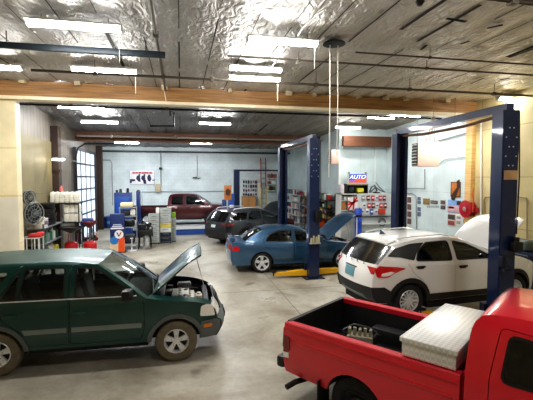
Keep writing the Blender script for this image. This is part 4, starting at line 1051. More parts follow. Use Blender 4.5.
# maroon pickup on the alignment rack, back wall
RKZ = .44
o = G(152, 229.5, RKZ)
xbk = 1.06; zr2 = 1.0
dak = dict(name='pickup_truck', label='maroon extended cab pickup standing on the blue alignment rack', cat='pickup', loc=(WY(147.5, 200, 22.0).x, 22.3, RKZ), rz=-.02, paint=M_maroon, wb=3.3, r=.36, rim_r=.21, rim='steel',
    half=.88, sill=.40, belt=1.1, glass=M_dark, arch=.43, rail=zr2, bed=(-1.15, xbk-.06), bed_floor=.56, cab_back=xbk+.02, roof=1.70,
    V=[(.2, .80), (.40, .84), (.6, .885), (.85, .885), (1.0, .87), (1.1, .85), (1.4, .76), (1.62, .67), (1.70, .6)],
    P=[(-1.25, .93), (-1.1, .97), (-.8, .99), (.0, 1.), (3.3, 1.), (3.8, .96), (4.1, .88), (4.3, .72)],
    strips=[('rear_panel', [(-1.14, .44, -.01, 0), (-1.20, .6, -.01, 0), (-1.20, .8, -.01, 0), (-1.19, zr2, -.01, 0)]),
        ('bed_top', [(-1.19, zr2, 0, 0), (xbk-.04, zr2+.005, 0, 0)]), ('bed_end', [(xbk-.04, zr2+.005, 0, 0), (xbk-.035, .5, 0, 0)]),
        ('gap', [(xbk-.035, .5, 0, 0), (xbk, .5, 0, 0)]), ('cab_wall', [(xbk, .5, 0, 0), (xbk, 1.1, 0, 0), (xbk+.06, 1.52, 0, 0), (xbk+.13, 1.63, 0, .02)]),
        ('roof', [(xbk+.13, 1.63, 0, .02), (xbk+.3, 1.675, 0, .045), (xbk+.9, 1.69, 0, .05), (xbk+1.35, 1.66, .03, .05), (xbk+1.5, 1.62, .05, .045)]),
        ('windshield', [(xbk+1.5, 1.62, .05, .045), (xbk+1.85, 1.38, .1, .04), (xbk+2.2, 1.13, .14, .03)]),
        ('hood', [(xbk+2.2, 1.13, .14, .03), (xbk+2.6, 1.1, .12, .05), (xbk+3.02, 1.02, .1, .05)]),
        ('grille', [(xbk+3.02, 1.02, .1, .05), (xbk+3.08, .85, .1, 0), (xbk+3.1, .64, .1, 0)]), ('front_bumper', [(xbk+3.1, .64, .1, 0), (xbk+3.17, .54, .1, 0), (xbk+3.08, .42, .08, 0)])],
    kinds={'rear_panel': dict(part='tailgate'), 'bed_top': dict(skip=1), 'bed_end': dict(skip=1), 'gap': dict(skip=1), 'cab_wall': dict(part='cab_back'), 'windshield': dict(mat=M_clear, s=.9), 'hood': dict(fender=.84), 'grille': dict(mat=M_trimb), 'front_bumper': dict(mat=M_chrome)},
    doors=[('front', rnd([(xbk+.86, .5), (xbk+1.95, .5), (xbk+2.02, .8), (xbk+2.0, 1.08), (xbk+1.5, 1.56), (xbk+.86, 1.62)], .05))],
    windows=[('front', rnd([(xbk+.96, 1.14), (xbk+1.92, 1.14), (xbk+1.52, 1.52), (xbk+.96, 1.57)], .05)), ('rear', rnd([(xbk+.2, 1.14), (xbk+.78, 1.14), (xbk+.78, 1.57), (xbk+.25, 1.54)], .05))],
    handles={'front': [(xbk+1.0, .98)]}, handle_mat=M_trimb, mirror=(xbk+1.8, 1.16, M_trimb),
    side_trim=[('tail_light', rnd([(-1.18, .68), (-1.18, .95), (-1.08, .94), (-1.08, .70)], .02), M_red, .008), ('side_moulding', [(-1.0, .70), (xbk+2.6, .70), (xbk+2.6, .76), (-1.0, .76)], M_maroon, .012)],
    patches=[('tail_light', 'rear_panel', .45, .95, .86, .985, M_red, .008, True)],
    tray=(-1.1, 3.9), cab=(xbk+.1, xbk+2.15), seats=[(xbk+1.3, .38), (xbk+1.3, -.38)], tray_top=.55, tyre_w=.23)
R_dak, runs, W = pickup(dak)
# ================================================================== LIFTS
M_navy = pm('navy_lift_paint', '#12254a', .32, .1, coat=.5, var=.15, scale=3)
M_navy2 = pm('navy_lift_dark', '#0c1730', .45, .1, var=.2)
M_yarm = pm('yellow_arm_paint', '#d6a51c', .45, 0, var=.15, scale=10)
M_zinc = pm('zinc_steel', '#8f9295', .4, .7)
M_blackp = pm('black_plastic', '#121212', .4)
def lift_post(root, y, H, sgn, carr_z, near):
    """C-channel column; sgn points from the post towards the middle of the lift"""
    m = MB(); a, b = .145, .13
    m.bx(-a, a, y-sgn*b-.012, y-sgn*b+.012, 0, H)
    for s in (-1, 1): m.bx(s*a-.012, s*a+.012, y-b, y+b, 0, H).bx(s*a-.0, s*(a-.07), y+sgn*b-.01, y+sgn*b+.01, 0, H)
    c = m.build('column', M_navy, root)
    MB().bx(-.30, .30, y-.26, y+.26, 0, .02).build('base_plate', M_navy2, c)
    bm_ = MB()
    for sx in (-.25, .25):
        for sy in (-.2, .2): bm_.cyl((sx, y+sy, .02), (sx, y+sy, .06), .018, n=6)
    bm_.build('anchor_bolt', M_zinc, c)
    for k in range(6):
        for sx in (-.1, .1): MB().cyl((sx*(1 if k % 2 else .4), y-sgn*(b+.012), H-.3-k*.16), (sx*(1 if k % 2 else .4), y-sgn*(b+.022), H-.3-k*.16), .012, n=8).build('bolt', pm('bolt_pale', '#c9cdd4', .4, .4), c)
    cr = MB(); cr.bx(-.145, .145, y-.11, y+sgn*.0+.11, carr_z, carr_z+1.0); cr.bx(-.22, .22, y+sgn*.17-.06, y+sgn*.17+.06, carr_z, carr_z+.30)
    k = cr.build('carriage', M_navy2, root)
    return c, k
def lift_arm(root, y, sgn, x_end, y_end, z, pad_z):
    s = 1 if x_end > 0 else -1; A = Vector((s*.12, y+sgn*.2, z)); B = Vector((x_end, y_end, z)); d = B-A; L = d.length; an = atan2(d.y, d.x)
    m = MB(); R = Matrix.Translation(A) @ Matrix.Rotation(an, 4, 'Z')
    b = m.bm
    def tbox(x0, x1, w0, w1, h0, h1, zo=0):
        ps = [(x0, -w0, zo-h0), (x0, w0, zo-h0), (x0, w0, zo+h0), (x0, -w0, zo+h0), (x1, -w1, zo-h1), (x1, w1, zo-h1), (x1, w1, zo+h1), (x1, -w1, zo+h1)]
        v = [b.verts.new(R @ Vector(p)) for p in ps]
        for f in ((0, 1, 2, 3), (4, 7, 6, 5), (0, 4, 5, 1), (1, 5, 6, 2), (2, 6, 7, 3), (3, 7, 4, 0)): b.faces.new([v[i] for i in f])
    tbox(0, L*.62, .10, .075, .085, .06); tbox(L*.55, L, .055, .055, .045, .045, -.005)
    o = m.build('arm', M_yarm, root)
    MB().cyl((B.x, B.y, z-.05), (B.x, B.y, pad_z-.02), .035, n=12).cyl((B.x, B.y, pad_z-.025), (B.x, B.y, pad_z), .075, n=16).build('lift_pad', M_blackp, o)
def two_post_lift(label, cx, cy, span, H, rz, carr, arm_z, pad_z, arms, group=None):
    t = thing('two_post_lift', label, 'car lift', (cx, cy, 0), rz)
    for s in (-1, 1): lift_post(t, s*span/2, H, -s, carr, s < 0)
    m = MB(); m.bx(-.07, .07, -span/2-.1, span/2+.1, H-.02, H+.12); m.build('overhead_beam', M_navy, t)
    MB().tube([(0, -span/2+.15, H-.06), (0, -span*.2, H-.12), (0, span*.2, H-.12), (0, span/2-.15, H-.06)], .03).build('padded_shutoff_bar', pm('brown_bar', '#6a4a3a', .6), t)
    for (sy, xe, ye) in arms: lift_arm(t, sy*span/2, -sy, xe, ye, arm_z, pad_z)
    return t
T1 = two_post_lift('tall blue two post lift near the right wall holding up the white crossover', 5.58, 7.79, 3.68, 4.12, radians(-2.5), .42, .38, .45,
    [(-1, -1.0, -1.02), (-1, 1.05, -.80), (1, -1.0, .95), (1, 1.05, .95)])
T2 = two_post_lift('blue two post lift standing in the middle of the shop beside the blue sedan', 3.83, 13.09, 3.64, 4.12, 0, .12, .12, .2,
    [(-1, -1.15, -1.66), (-1, 1.42, -1.45), (1, -1.0, 1.45), (1, 1.05, 1.45)])
# power unit, worn patch, adapters
m = MB(); m.box((.10, -1.84-.21, 1.80), (.17, .14, .17), bev=.02); m.cyl((.10, -1.84-.21, 1.87), (.10, -1.84-.21, 1.96), .05, n=16); m.build('power_unit', M_blackp, T1)
m = MB(); m.cyl((-.14, -1.84-.22, 1.42), (-.02, -1.84-.22, 1.42), .05, n=12).box((-.14, -1.84-.2, 1.55), (.1, .1, .2), bev=.02); m.build('control_lever', M_navy2, T1)
MB().box((-.01, -1.84-.166, 3.02), (.26, .006, .16)).build('worn_patch', pm('worn_tan', '#a98a63', .6, var=.5, scale=5), T1)
MB().tube([(.175, -1.84-.10, 4.1), (.18, -1.84-.14, 3.0), (.18, -1.84-.12, 2.0)], .012).build('hydraulic_hose', M_blackp, T1)
m = MB(); m.box((.08, -1.82-.22, 1.86), (.2, .14, .36), bev=.03); m.build('power_unit', M_blackp, T2)
m = MB()
for k, (dx, h) in enumerate(((-.11, .14), (-.04, .2), (.04, .17), (.11, .22))): m.cyl((dx, -1.82-.2, 1.08), (dx, -1.82-.2, 1.08+h), .034, .03, 14)
m.box((0, -1.82-.2, 1.06), (.32, .11, .03)); m.build('adapter_rack', pm('pale_adapters', '#b9b49a', .5, .3, var=.3), T2)
MB().tube([(.17, -1.82-.14, 4.05), (.175, -1.82-.17, 2.4), (.1, -1.82-.2, 2.05)], .012).build('hydraulic_hose', M_blackp, T2)
# small rear lift seen past the wagon
p0 = WY(236.5, 200, 21.0); p1 = WY(281, 200, 21.0); sp = p1.x-p0.x; hz = WY(236, 169.5, 21.0).z
t = thing('two_post_lift', 'low dark blue rear lift with a thin crossbar behind the grey wagon', 'car lift', (p0.x, 21.0, 0))
for i, xx in enumerate((0, sp)):
    MB().bx(xx-.15, xx+.15, -.14, -.11, 0, hz).bx(xx-.15, xx-.12, -.11, .15, 0, hz).bx(xx+.12, xx+.15, -.11, .15, 0, hz).build('column', M_navy, t)
    MB().bx(xx-.28, xx+.28, -.25, .25, 0, .02).build('base_plate', M_navy2, t)
    MB().bx(xx-.11, xx+.11, -.1, .18, .3, 1.2).build('carriage', M_navy2, t)
MB().bx(0, sp, -.04, .04, hz-.09, hz).build('overhead_beam', M_navy2, t)

# ================================================================== ALIGNMENT RACK (under the maroon pickup)
t = thing('alignment_rack', 'blue and white drive on alignment rack under the maroon pickup', 'vehicle rack', (0, 22.3, 0))
xa, xb = WY(128, 230, 21.5).x, WY(232, 230, 21.5).x
for s in (-1, 1):
    r_ = MB().bx(xa, xb, s*.80-.26, s*.80+.26, RKZ-.13, RKZ-.003).build('runway', pm('pale_runway', '#c6ccd0', .45), t)
    MB().bx(xa, xb, s*.80-.275, s*.80-.262, RKZ-.15, RKZ+.03).bx(xa, xb, s*.80+.262, s*.80+.275, RKZ-.15, RKZ+.03).build('runway_edge', pm('white_edge', '#dfe4e6', .4), r_)
    MB().bx(xa+.2, xb-.2, s*.8-.22, s*.8+.22, .0, .24).build('base_frame', pm('bright_blue', '#1d4fa0', .4, coat=.3), t)
m = MB()
for k in range(4): m.bx(xa+.5+k*(xb-xa-1)/3-.06, xa+.5+k*(xb-xa-1)/3+.06, -.55, .55, .1, .3)
m.build('cross_tie', M_under, t)
M_bblue = pm('bright_blue', '#1d4fa0', .4, coat=.3)
M_dblue = pm('deep_blue', '#173a7d', .4, coat=.3)
for u, lab in ((139, 'slim blue rack post standing behind the wire rack, left of the maroon pickup'),):
    a = WY(u, 230, 20.9); b = WY(u, 191, 20.9)
    t = thing('rack_post', lab, 'post', (a.x, 20.9, 0))
    MB().box((0, 0, b.z/2), (.2, .2, b.z), bev=.02).build('post_body', M_dblue, t); MB().box((0, 0, .01), (.36, .36, .02)).build('base_plate', M_navy2, t)
    MB().lathe([(0, b.z+.06), (.07, b.z+.04), (.09, b.z), (0, b.z)], 16).build('cap', M_blackp, t)
# blue console cabinet behind the wire rack
a = WY(124, 230, 19.6); z1 = WY(124, 192.5, 19.6).z
t = thing('machine_cabinet', 'big blue machine cabinet behind the chrome wire rack', 'cabinet', (a.x, 19.6, 0))
MB().box((0, 0, z1/2), (.74, .55, z1), bev=.02).build('cabinet_body', M_dblue, t)
MB().box((0, -.285, z1*.72), (.62, .02, z1*.4), bev=.005).build('door', M_bblue, t)
MB().box((.22, -.305, z1*.72), (.03, .03, .18), bev=.008).build('handle', M_zinc, t)
for k, (dx, h, cc) in enumerate(((-.28, .12, '#20252c'), (-.12, .18, '#38424d'), (.06, .1, '#d8d8d0'), (.2, .2, '#20252c'))):
    m = MB(); m.cyl((0, 0, 0), (0, 0, h*.6), .06, n=12).box((0, 0, h*.75), (.1, .1, h*.5), bev=.02)
    tag(m.build('sensor_head', pm('sensor_%d' % k, cc, .5), None, (a.x+dx, 19.6, z1)), ['black squat sensor head at the left end on the blue cabinet', 'grey sensor head second from the left on the blue cabinet', 'small white sensor head on the blue cabinet', 'black tall sensor head at the right end on the blue cabinet'][k], 'sensor', 'sensor heads on the blue cabinet')
# oil brand display stand
a = G(118, 252); t = thing('oil_display', 'blue and orange oil display stand with a round white V logo', 'display stand', a, .1)
MB().box((0, 0, .78), (.54, .4, 1.52), bev=.01).build('stand_body', pm('display_navy', '#152d63', .4), t)
MB().box((0, 0, .02), (.6, .46, .04)).build('plinth', M_blackp, t)
P_ = MB(); P_.box((0, -.205, .98), (.5, .012, .06)); P_.build('white_line', pm('sign_white', '#e8e8ea', .5), t)
P_ = MB(); P_.box((0, -.205, .28), (.54, .012, .46)); P_.build('cream_panel', pm('cream_print', '#e0c9a4', .5), t)
P_ = MB(); P_.prism([(.02, .04), (.26, .04), (.26, .62), (.10, .70), (.04, .5)], 0, .006, Matrix.Translation((0, -.212, 0)) @ RX90); P_.build('orange_panel', pm('orange_print', '#e8561e', .5), t)
P_ = MB(); P_.cyl((-.12, -.212, .5), (-.12, -.222, .5), .155, n=28); P_.build('blue_disc', pm('blue_print', '#2a7bc4', .5), t)
P_ = MB(); P_.cyl((.06, -.214, .74), (.06, -.228, .74), .17, n=30); dsc = P_.build('logo_disc', pm('sign_white', '#e8e8ea', .5), t)
m = MB()
for p in ([(-.10, .08), (-.055, .08), (.01, -.06), (-.02, -.09)], ): m.prism(p, 0, .004, Matrix.Translation((.06, -.23, .74)) @ RX90)
m.build('logo_stroke', pm('logo_blue', '#1f3f8a', .5), t)
m = MB(); m.prism([(.05, .08), (.10, .08), (.02, -.08), (-.02, -.09)], 0, .004, Matrix.Translation((.06, -.23, .74)) @ RX90); m.build('logo_stroke', pm('logo_red', '#c22a2a', .5), t)
m = MB(); m.box((0, -.208, 1.13), (.3, .008, .035)).box((0, -.208, 1.06), (.38, .008, .05)); m.build('print_band', pm('pale_print', '#c7cfe4', .5), t)
# chrome wire rack with shelves
M_chr = pm('wire_chrome', '#c4c9cc', .3, .7)
def wire_rack(label, loc, w, d, h, levels, rz=0., mat=M_chr, name='wire_rack', board=None):
    t = thing(name, label, 'rack', loc, rz)
    for sx in (-1, 1):
        for sy in (-1, 1): MB().cyl((sx*w/2, sy*d/2, 0), (sx*w/2, sy*d/2, h), .018, n=8).build('post', mat, t)
    for z in levels:
        m = MB(); m.bx(-w/2, w/2, -d/2-.01, -d/2+.01, z-.035, z).bx(-w/2, w/2, d/2-.01, d/2+.01, z-.035, z).bx(-w/2-.01, -w/2+.01, -d/2, d/2, z-.035, z).bx(w/2-.01, w/2+.01, -d/2, d/2, z-.035, z)
        if board: m.bx(-w/2, w/2, -d/2, d/2, z-.012, z)
        else:
            for k in range(9): m.bx(-w/2, w/2, -d/2+d*k/8-.005, -d/2+d*k/8+.005, z-.012, z)
        m.build('shelf', board or mat, t)
    return t
a = G(129, 249); wa = a.copy()
wire_rack('chrome wire rack standing between the oil display and the black machine', a, .66, .45, 1.78, [.25, .95, 1.4, 1.76], .08)
def sack(name, label, cat, loc, d, mat, group=None, rz=0.):
    m = MB(); m.box((0, 0, d[2]/2), d, bev=min(d)*.35, seg=3); return tag(m.build(name, mat, None, loc, rz), label, cat, group)
sack('bag', 'cream bag lying on top of the chrome wire rack', 'bag', (a.x-.05, a.y, a.z+1.76), (.5, .36, .2), pm('cream_bag', '#d9cda8', .8, bump=.3))
sack('bag', 'dark crumpled bag on the third shelf of the chrome wire rack', 'bag', (a.x-.1, a.y, a.z+1.4), (.36, .3, .24), pm('dark_bag', '#23262a', .6, bump=.3))
sack('box', 'white box beside the dark bag on the chrome wire rack', 'box', (a.x+.18, a.y, a.z+1.4), (.2, .26, .26), pm('white_card', '#dcdcd6', .6))
sack('crate', 'black crate on the second shelf of the chrome wire rack', 'crate', (a.x, a.y, a.z+.95), (.5, .34, .3), M_blackp)
sack('crate', 'dark grey crate on the lowest shelf of the chrome wire rack', 'crate', (a.x, a.y, a.z+.25), (.52, .36, .4), pm('crate_grey', '#3b3e42', .6))
m = MB(); m.lathe([(0, .012), (.2, .012), (.2, 0), (0, 0)], 20).cyl((0, 0, .01), (0, 0, .5), .02, n=8).box((0, 0, .5), (.12, .04, .04))
tag(m.build('floor_stand', pm('white_stand', '#d8dad8', .5), None, G(132, 250.5)), 'small white floor stand in front of the chrome wire rack', 'stand')
# black machine with silver canister
a = G(145, 248); t = thing('parts_machine', 'black wheeled shop machine with a shiny silver canister on its front', 'machine', a)
m = MB(); m.box((0, .1, .62), (.55, .4, .34), bev=.06).box((-.1, .1, .9), (.3, .3, .25), bev=.06).cyl((.1, .1, .8), (.24, .12, 1.05), .06, n=12)
for sx in (-.25, .25):
    for sy in (-.12, .3): m.cyl((sx, sy, .07), (sx*.9, sy, .5), .022, n=8)
m.build('machine_body', M_engdk, t)
MB().cyl((.08, -.2, .12), (.08, -.2, .5), .13, n=22).lathe([(0, .56), (.09, .54), (.13, .5)], 22, Matrix.Translation((.08, -.2, 0))).build('canister', pm('polished_steel', '#c9ccce', .18, .9), t)
m = MB()
for sx in (-.25, .25): m.cyl((sx-.02, -.12, .07), (sx+.02, -.12, .07), .07, n=16).cyl((sx-.02, .3, .07), (sx+.02, .3, .07), .07, n=16)
m.build('caster', M_blackp, t)
MB().tube([(-.2, 0, .9), (-.3, -.1, 1.1), (-.1, -.15, 1.2), (.1, -.05, 1.02), (.3, 0, .9), (.32, .0, .5)], .022).build('hose', M_blackp, t)
MB().tube([(-.25, .2, .9), (-.28, .25, 1.12), (.0, .25, 1.15)], .015).build('handle', pm('silver_rod', '#b7b9bb', .3, .7), t)
# drawer cabinets
def drawer_cabinet(label, loc, w, d, h, fronts, body):
    t = thing('drawer_cabinet', label, 'cabinet', loc)
    MB().bx(-w/2, w/2, -d/2, d/2, .05, h, .006).build('cabinet_body', body, t)
    n = len(fronts); fh = (h-.1)/n
    for k, mt in enumerate(fronts):
        z = h-.03-fh*(k+.5)
        dr = MB().box((0, -d/2-.008, z), (w-.04, .016, fh-.02), bev=.004).build('drawer', mt, t)
        MB().box((0, -d/2-.028, z+fh*.22), (w*.5, .024, .018), bev=.005).build('handle', M_zinc, dr)
    m = MB()
    for sx in (-1, 1):
        for sy in (-1, 1): m.box((sx*(w/2-.05), sy*(d/2-.05), .025), (.05, .05, .05))
    m.build('foot', M_blackp, t)
    return t
M_bg = pm('bin_grey', '#a5aaa6', .55); M_bg2 = pm('bin_grey_dark', '#878d8a', .55); M_byel = pm('drawer_yellow', '#c9b957', .5); M_bnavy = pm('drawer_navy', '#1a2335', .5); M_bw = pm('drawer_white', '#c8ccc8', .5)
a = G(154.5, 243.5); drawer_cabinet('left grey drawer cabinet beside the black machine', a, .48, .45, 1.36, [M_bg]*7, M_bg2)
b = G(166, 242.5); drawer_cabinet('tall middle drawer cabinet with one yellow drawer and dark lowest drawers', b, .52, .45, 1.60, [M_bg, M_bg, M_bg, M_byel, M_bw, M_bnavy, M_bnavy], M_bg2)
c = G(174, 241.5); drawer_cabinet('narrow grey drawer cabinet on the right of the three, green box on it', c, .2, .42, 1.12, [M_bg2]*5, M_bg)
sack('box', 'lime green box standing on the narrow drawer cabinet', 'box', (c.x, c.y, c.z+1.12), (.2, .3, .26), pm('lime_green', '#7fae2c', .5))
sack('box', 'white box standing on the left grey drawer cabinet', 'box', (a.x+.16, a.y, a.z+1.36), (.16, .2, .28), pm('white_card', '#dcdcd6', .6))

# ================================================================== BACK WALL
y = YB
p = WY(142, 177.5, y-.03); wd = (WY(154.3, 177, y).x-WY(130.3, 177, y).x); ht = WY(142, 171.4, y).z-WY(142, 185.2, y).z
t = thing('wall_sign', 'white wall sign with a red headline and dark blue figures above the maroon pickup', 'sign', p)
MB().box((0, 0, 0), (wd, .03, ht), bev=.004).build('sign_board', pm('sign_white', '#e8e8ea', .5), t)
MB().box((0, .003, 0), (wd+.05, .024, ht+.05), bev=.004).build('sign_frame', pm('frame_grey', '#a7b4ba', .4, .3), t)
m = MB(); m.box((.02, -.018, ht*.34), (wd*.86, .006, .14)); m.build('headline_band', pm('pale_pink', '#d9a9ae', .5), t)
m = MB(); sr = random.Random(4); x = -wd*.38
while x < wd*.40:
    w_ = sr.uniform(.05, .1); m.box((x+w_/2, -.023, ht*.34+sr.uniform(-.01, .01)), (w_*.75, .004, sr.uniform(.07, .11))); x += w_*(1.0 if sr.random() < .8 else 1.8)
m.build('headline', pm('sign_red', '#b5242e', .5), t)
m = MB()
def fig(cx, cz_, pts, s): m.prism([(cx+px_*s, cz_+py*s) for px_, py in pts], 0, .005, Matrix.Translation((0, -.02, 0)) @ RX90)
fig(-.56, -.2, [(-.5, -.5), (-.2, -.5), (-.1, -.1), (.5, -.1), (.5, .3), (-.5, .35)], .3)
for fx in (-.22, .08): fig(fx, -.02, [(-.5, -.2), (.1, -.9), (.5, -.9), (.4, .1), (.45, .8), (.1, .9), (0, .5), (-.3, .5)], .27)
fig(.12, -.25, [(-.1, -.5), (.5, -.5), (.4, .4), (-.2, .2)], .28)
fig(.42, -.02, [(-.3, -.6), (.2, -.9), (.55, -.3), (.3, .6), (-.05, .85), (-.4, .2)], .27)
fig(.68, -.14, [(-.3, -.3), (.4, -.3), (.4, .4), (.2, -.05), (-.1, -.05), (-.15, .3)], .2)
m.build('figures', pm('sign_navy', '#1b2350', .5), t)
pipe('conduit', 'vertical grey conduit on the back wall right of the sign, ending at a beige box', [(WY(160.5, 150, y-.06).x, y-.06, WY(160, 150, y-.06).z), (WY(160.5, 150, y-.06).x, y-.06, WY(160, 184, y-.06).z)], .022, pm('conduit_grey', '#8f989a', .45, .4), 'conduit', False)
t = thing('junction_box', 'beige electrical box on the back wall beside the sign', 'electrical box', WY(158, 188, y-.12))
MB().box((0, 0, 0), (.34, .2, .5), bev=.01).build('box_body', pm('beige_box', '#b9ac90', .5), t); MB().box((0, -.11, 0), (.3, .02, .45), bev=.004).build('cover', pm('beige_box', '#b9ac90', .5), t)
t = thing('wall_camera', 'small black fixture on the back wall above the beige box', 'fixture', WY(160.5, 168.5, y-.16))
MB().box((0, 0, 0), (.18, .12, .14), bev=.03).build('fixture_body', M_blackp, t); MB().cyl((0, 0, 0), (0, .15, 0), .03, n=10).build('bracket', M_blackp, t)
cg = pm('conduit_grey', '#8f989a', .45, .4)
x0, x1 = WY(142, 192, y-.05).x, WY(225, 192, y-.05).x; zz = WY(180, 191.5, y-.05).z
pipe('conduit', 'long thin conduit running along the back wall behind the maroon pickup', [(x0, y-.05, zz-1.0), (x0, y-.05, zz), (x1, y-.05, zz)], .018, cg, 'conduit', False)
x0 = WY(108, 160, y-.05).x; z0 = WY(108, 160, y-.05).z
pipe('conduit', 'conduit with two bends on the back wall near the roll up door', [(XL+.02+.1, y-.05, z0), (x0+.1, y-.05, z0), (x0+.22, y-.05, z0-.15), (x0+.22, y-.05, 1.3)], .025, cg, 'conduit', False)
x0 = WY(197, 150, y-.05).x
pipe('drop_cord', 'thin black cord hanging on the back wall above the maroon pickup cab', [(x0, y-.06, 4.4), (x0, y-.06, WY(197, 176, y).z)], .012, M_blackp, 'cord', False)
t = thing('wall_hook', 'small dark hook hanging at the end of the cord above the maroon pickup', 'hook', WY(197, 177.5, y-.1))
MB().tube([(0, 0, .1), (0, 0, 0), (.1, 0, -.08), (.2, 0, 0)], .02).build('hook_body', M_blackp, t); MB().box((-.12, 0, .0), (.3, .08, .06), bev=.02).build('hook_bar', M_blackp, t)
# pegboard with dark parts, tan cabinet, ladder, tall shelf
s_ = .0655
def backbox(u0, u1, v0, v1, depth, yy=YB): 
    a, b = WY(u0, v0, yy-depth), WY(u1, v1, yy-depth); return a.x, b.x, yy-depth, yy, b.z, a.z
x0, x1, ya, yb, z0, z1 = backbox(242.5, 257, 179.5, 197, .06)
t = thing('pegboard', 'pale pegboard crowded with dark hanging parts on the back wall', 'pegboard', ((x0+x1)/2, YB-.03, z0))
MB().box((0, 0, (z1-z0)/2), (x1-x0, .04, z1-z0)).build('board', pm('peg_white', '#c9cfd0', .6), t)
R = random.Random(9); k = 0
cols = ['#2d3442', '#4b4f58', '#23262c', '#6a3f46', '#34527f', '#7d8288']
for r_ in range(4):
    for c_ in range(6):
        w_ = R.uniform(.07, .13); h_ = R.uniform(.12, .22); cc = R.randrange(6)
        m = MB(); m.box((0, -.03, -h_/2), (w_, .05, h_), bev=.02); m.cyl((0, .0, .0), (0, -.06, 0), .01, n=6)
        tag(m.build('hanging_part', pm('hang_%d' % cc, cols[cc], .5), None, (x0+.08+c_*(x1-x0-.16)/5, YB-.055, z1-.06-r_*(z1-z0)/4.1)), '%s part hung %s from the left in the %s row of the pale pegboard' % (['navy', 'grey', 'black', 'dull red', 'blue', 'light grey'][cc], ORD[c_], ORD[r_]), 'hanging part', 'parts on the pegboard')
x0, x1, ya, yb, z0, z1 = backbox(242.5, 256, 196.6, 214, .5)
t = thing('storage_cabinet', 'tan wooden cabinet against the back wall beneath the pegboard', 'cabinet', ((x0+x1)/2, YB-.25, 0))
MB().box((0, 0, z1/2), (x1-x0, .48, z1), bev=.01).build('cabinet_body', pm('tan_wood', '#a97d4c', .6), t)
for s in (-1, 1):
    d_ = MB().box((s*(x1-x0)/4, -.25, z1/2), ((x1-x0)/2-.03, .02, z1-.1), bev=.004).build('door', pm('tan_wood2', '#b88a57', .6), t)
    MB().box((s*.05, -.27, z1*.6), (.02, .02, .12), bev=.005).build('handle', M_zinc, d_)
x0, x1, ya, yb, z0, z1 = backbox(257.6, 261.5, 183, 215, .12)
t = thing('board', 'tall pale board leaning on the back wall beside the ladder', 'board', ((x0+x1)/2, YB-.1, 0))
MB().box((0, 0, z1/2), (x1-x0, .05, z1), bev=.008).build('board_face', pm('pale_board', '#d5d3c4', .6), t); MB().box((0, -.03, z1-.05), (x1-x0, .02, .04)).build('batten', pm('pale_board', '#d5d3c4', .6), t)
x0, x1, ya, yb, z0, z1 = backbox(261.2, 266, 158, 217, .3)
t = thing('ladder', 'tall ladder, red above and yellow below, leaning on the back wall', 'ladder', ((x0+x1)/2, YB-.42, 0))
W_ = (x1-x0)
for s in (-1, 1):
    m = MB(); m.tube([(s*W_/2, 0, 0), (s*W_/2, .16, z1*.55)], .035, 6); m.build('rail', pm('ladder_yellow', '#c7ae22', .5), t)
    m = MB(); m.tube([(s*W_/2, .16, z1*.55), (s*W_/2, .30, z1)], .035, 6); m.build('rail', pm('ladder_red', '#8e2a20', .5), t)
m = MB()
for k in range(1, 13): m.cyl((-W_/2, .30*k/13, z1*k/13), (W_/2, .30*k/13, z1*k/13), .018, n=8)
m.build('rung', M_zinc, t)
x0, x1, ya, yb, z0, z1 = backbox(267, 277.5, 172, 217, .45)
tw = x1-x0; tz = [WY(270, v, YB-.45).z for v in (205, 190.5, 184, 178)]
t = wire_rack('tall white shelf rack at the back wall right of the ladder', ((x0+x1)/2, YB-.26, 0), tw, .42, z1, tz, 0, pm('rack_white', '#d3d8d8', .5), 'shelf_rack', pm('rack_white', '#d3d8d8', .5))
R = random.Random(21); bc = [('white', '#dcdcd6'), ('grey', '#7d8288'), ('black', '#1b1c1e'), ('blue', '#34527f'), ('brown', '#8a6845'), ('red', '#a52b2b'), ('yellow', '#c9b03a'), ('green', '#3e6b3a')]
def shelf_boxes(where, group, xs, zlev, hmax, seed, axis='x', depth=.28, order='left', pal=None):
    """boxes, tins and cartons standing side by side on one shelf board"""
    R = random.Random(seed); p, e, fixed = xs; k = 0; out = []
    while p < e-.08:
        w_ = min(R.uniform(.12, .26), e-p); h_ = R.uniform(.45, .95)*hmax; nm, hx = R.choice(pal or bc); kind = R.random()
        loc = (p+w_/2, fixed, zlev) if axis == 'x' else (fixed, p+w_/2, zlev)
        d = (w_*.92, depth*R.uniform(.7, 1), h_) if axis == 'x' else (depth*R.uniform(.7, 1), w_*.92, h_)
        m = MB()
        if kind < .72 or w_ > .2: m.box((0, 0, h_/2), d, bev=.008); m.box((0, 0, h_*.5), (d[0]*1.004 if axis != 'x' else d[0]*.6, d[1]*1.004 if axis == 'x' else d[1]*.6, h_*.35)); cat = 'box'
        else: m.lathe([(0, h_), (w_*.2, h_), (w_*.22, h_*.82), (w_*.42, h_*.7), (w_*.42, 0), (0, 0)], 14); cat = 'bottle'
        o = m.build(cat if cat == 'box' else 'bottle', pm('stock_'+nm, hx, .55), None, loc)
        tag(o, '%s %s, %s from %s, %s' % (nm, 'carton' if cat == 'box' else 'bottle', ORD[min(k, 9)] if k < 10 else 'number %d' % (k+1), order, where), cat, group); k += 1; p += w_+R.uniform(.0, .05)
    return k
for i, z in enumerate(tz):
    shelf_boxes('%s tier up, rack by the ladder' % ORD[i], 'stock on the rack by the ladder', (x0+.04, x1-.04, YB-.26), z, .34, 30+i, 'x', .3)
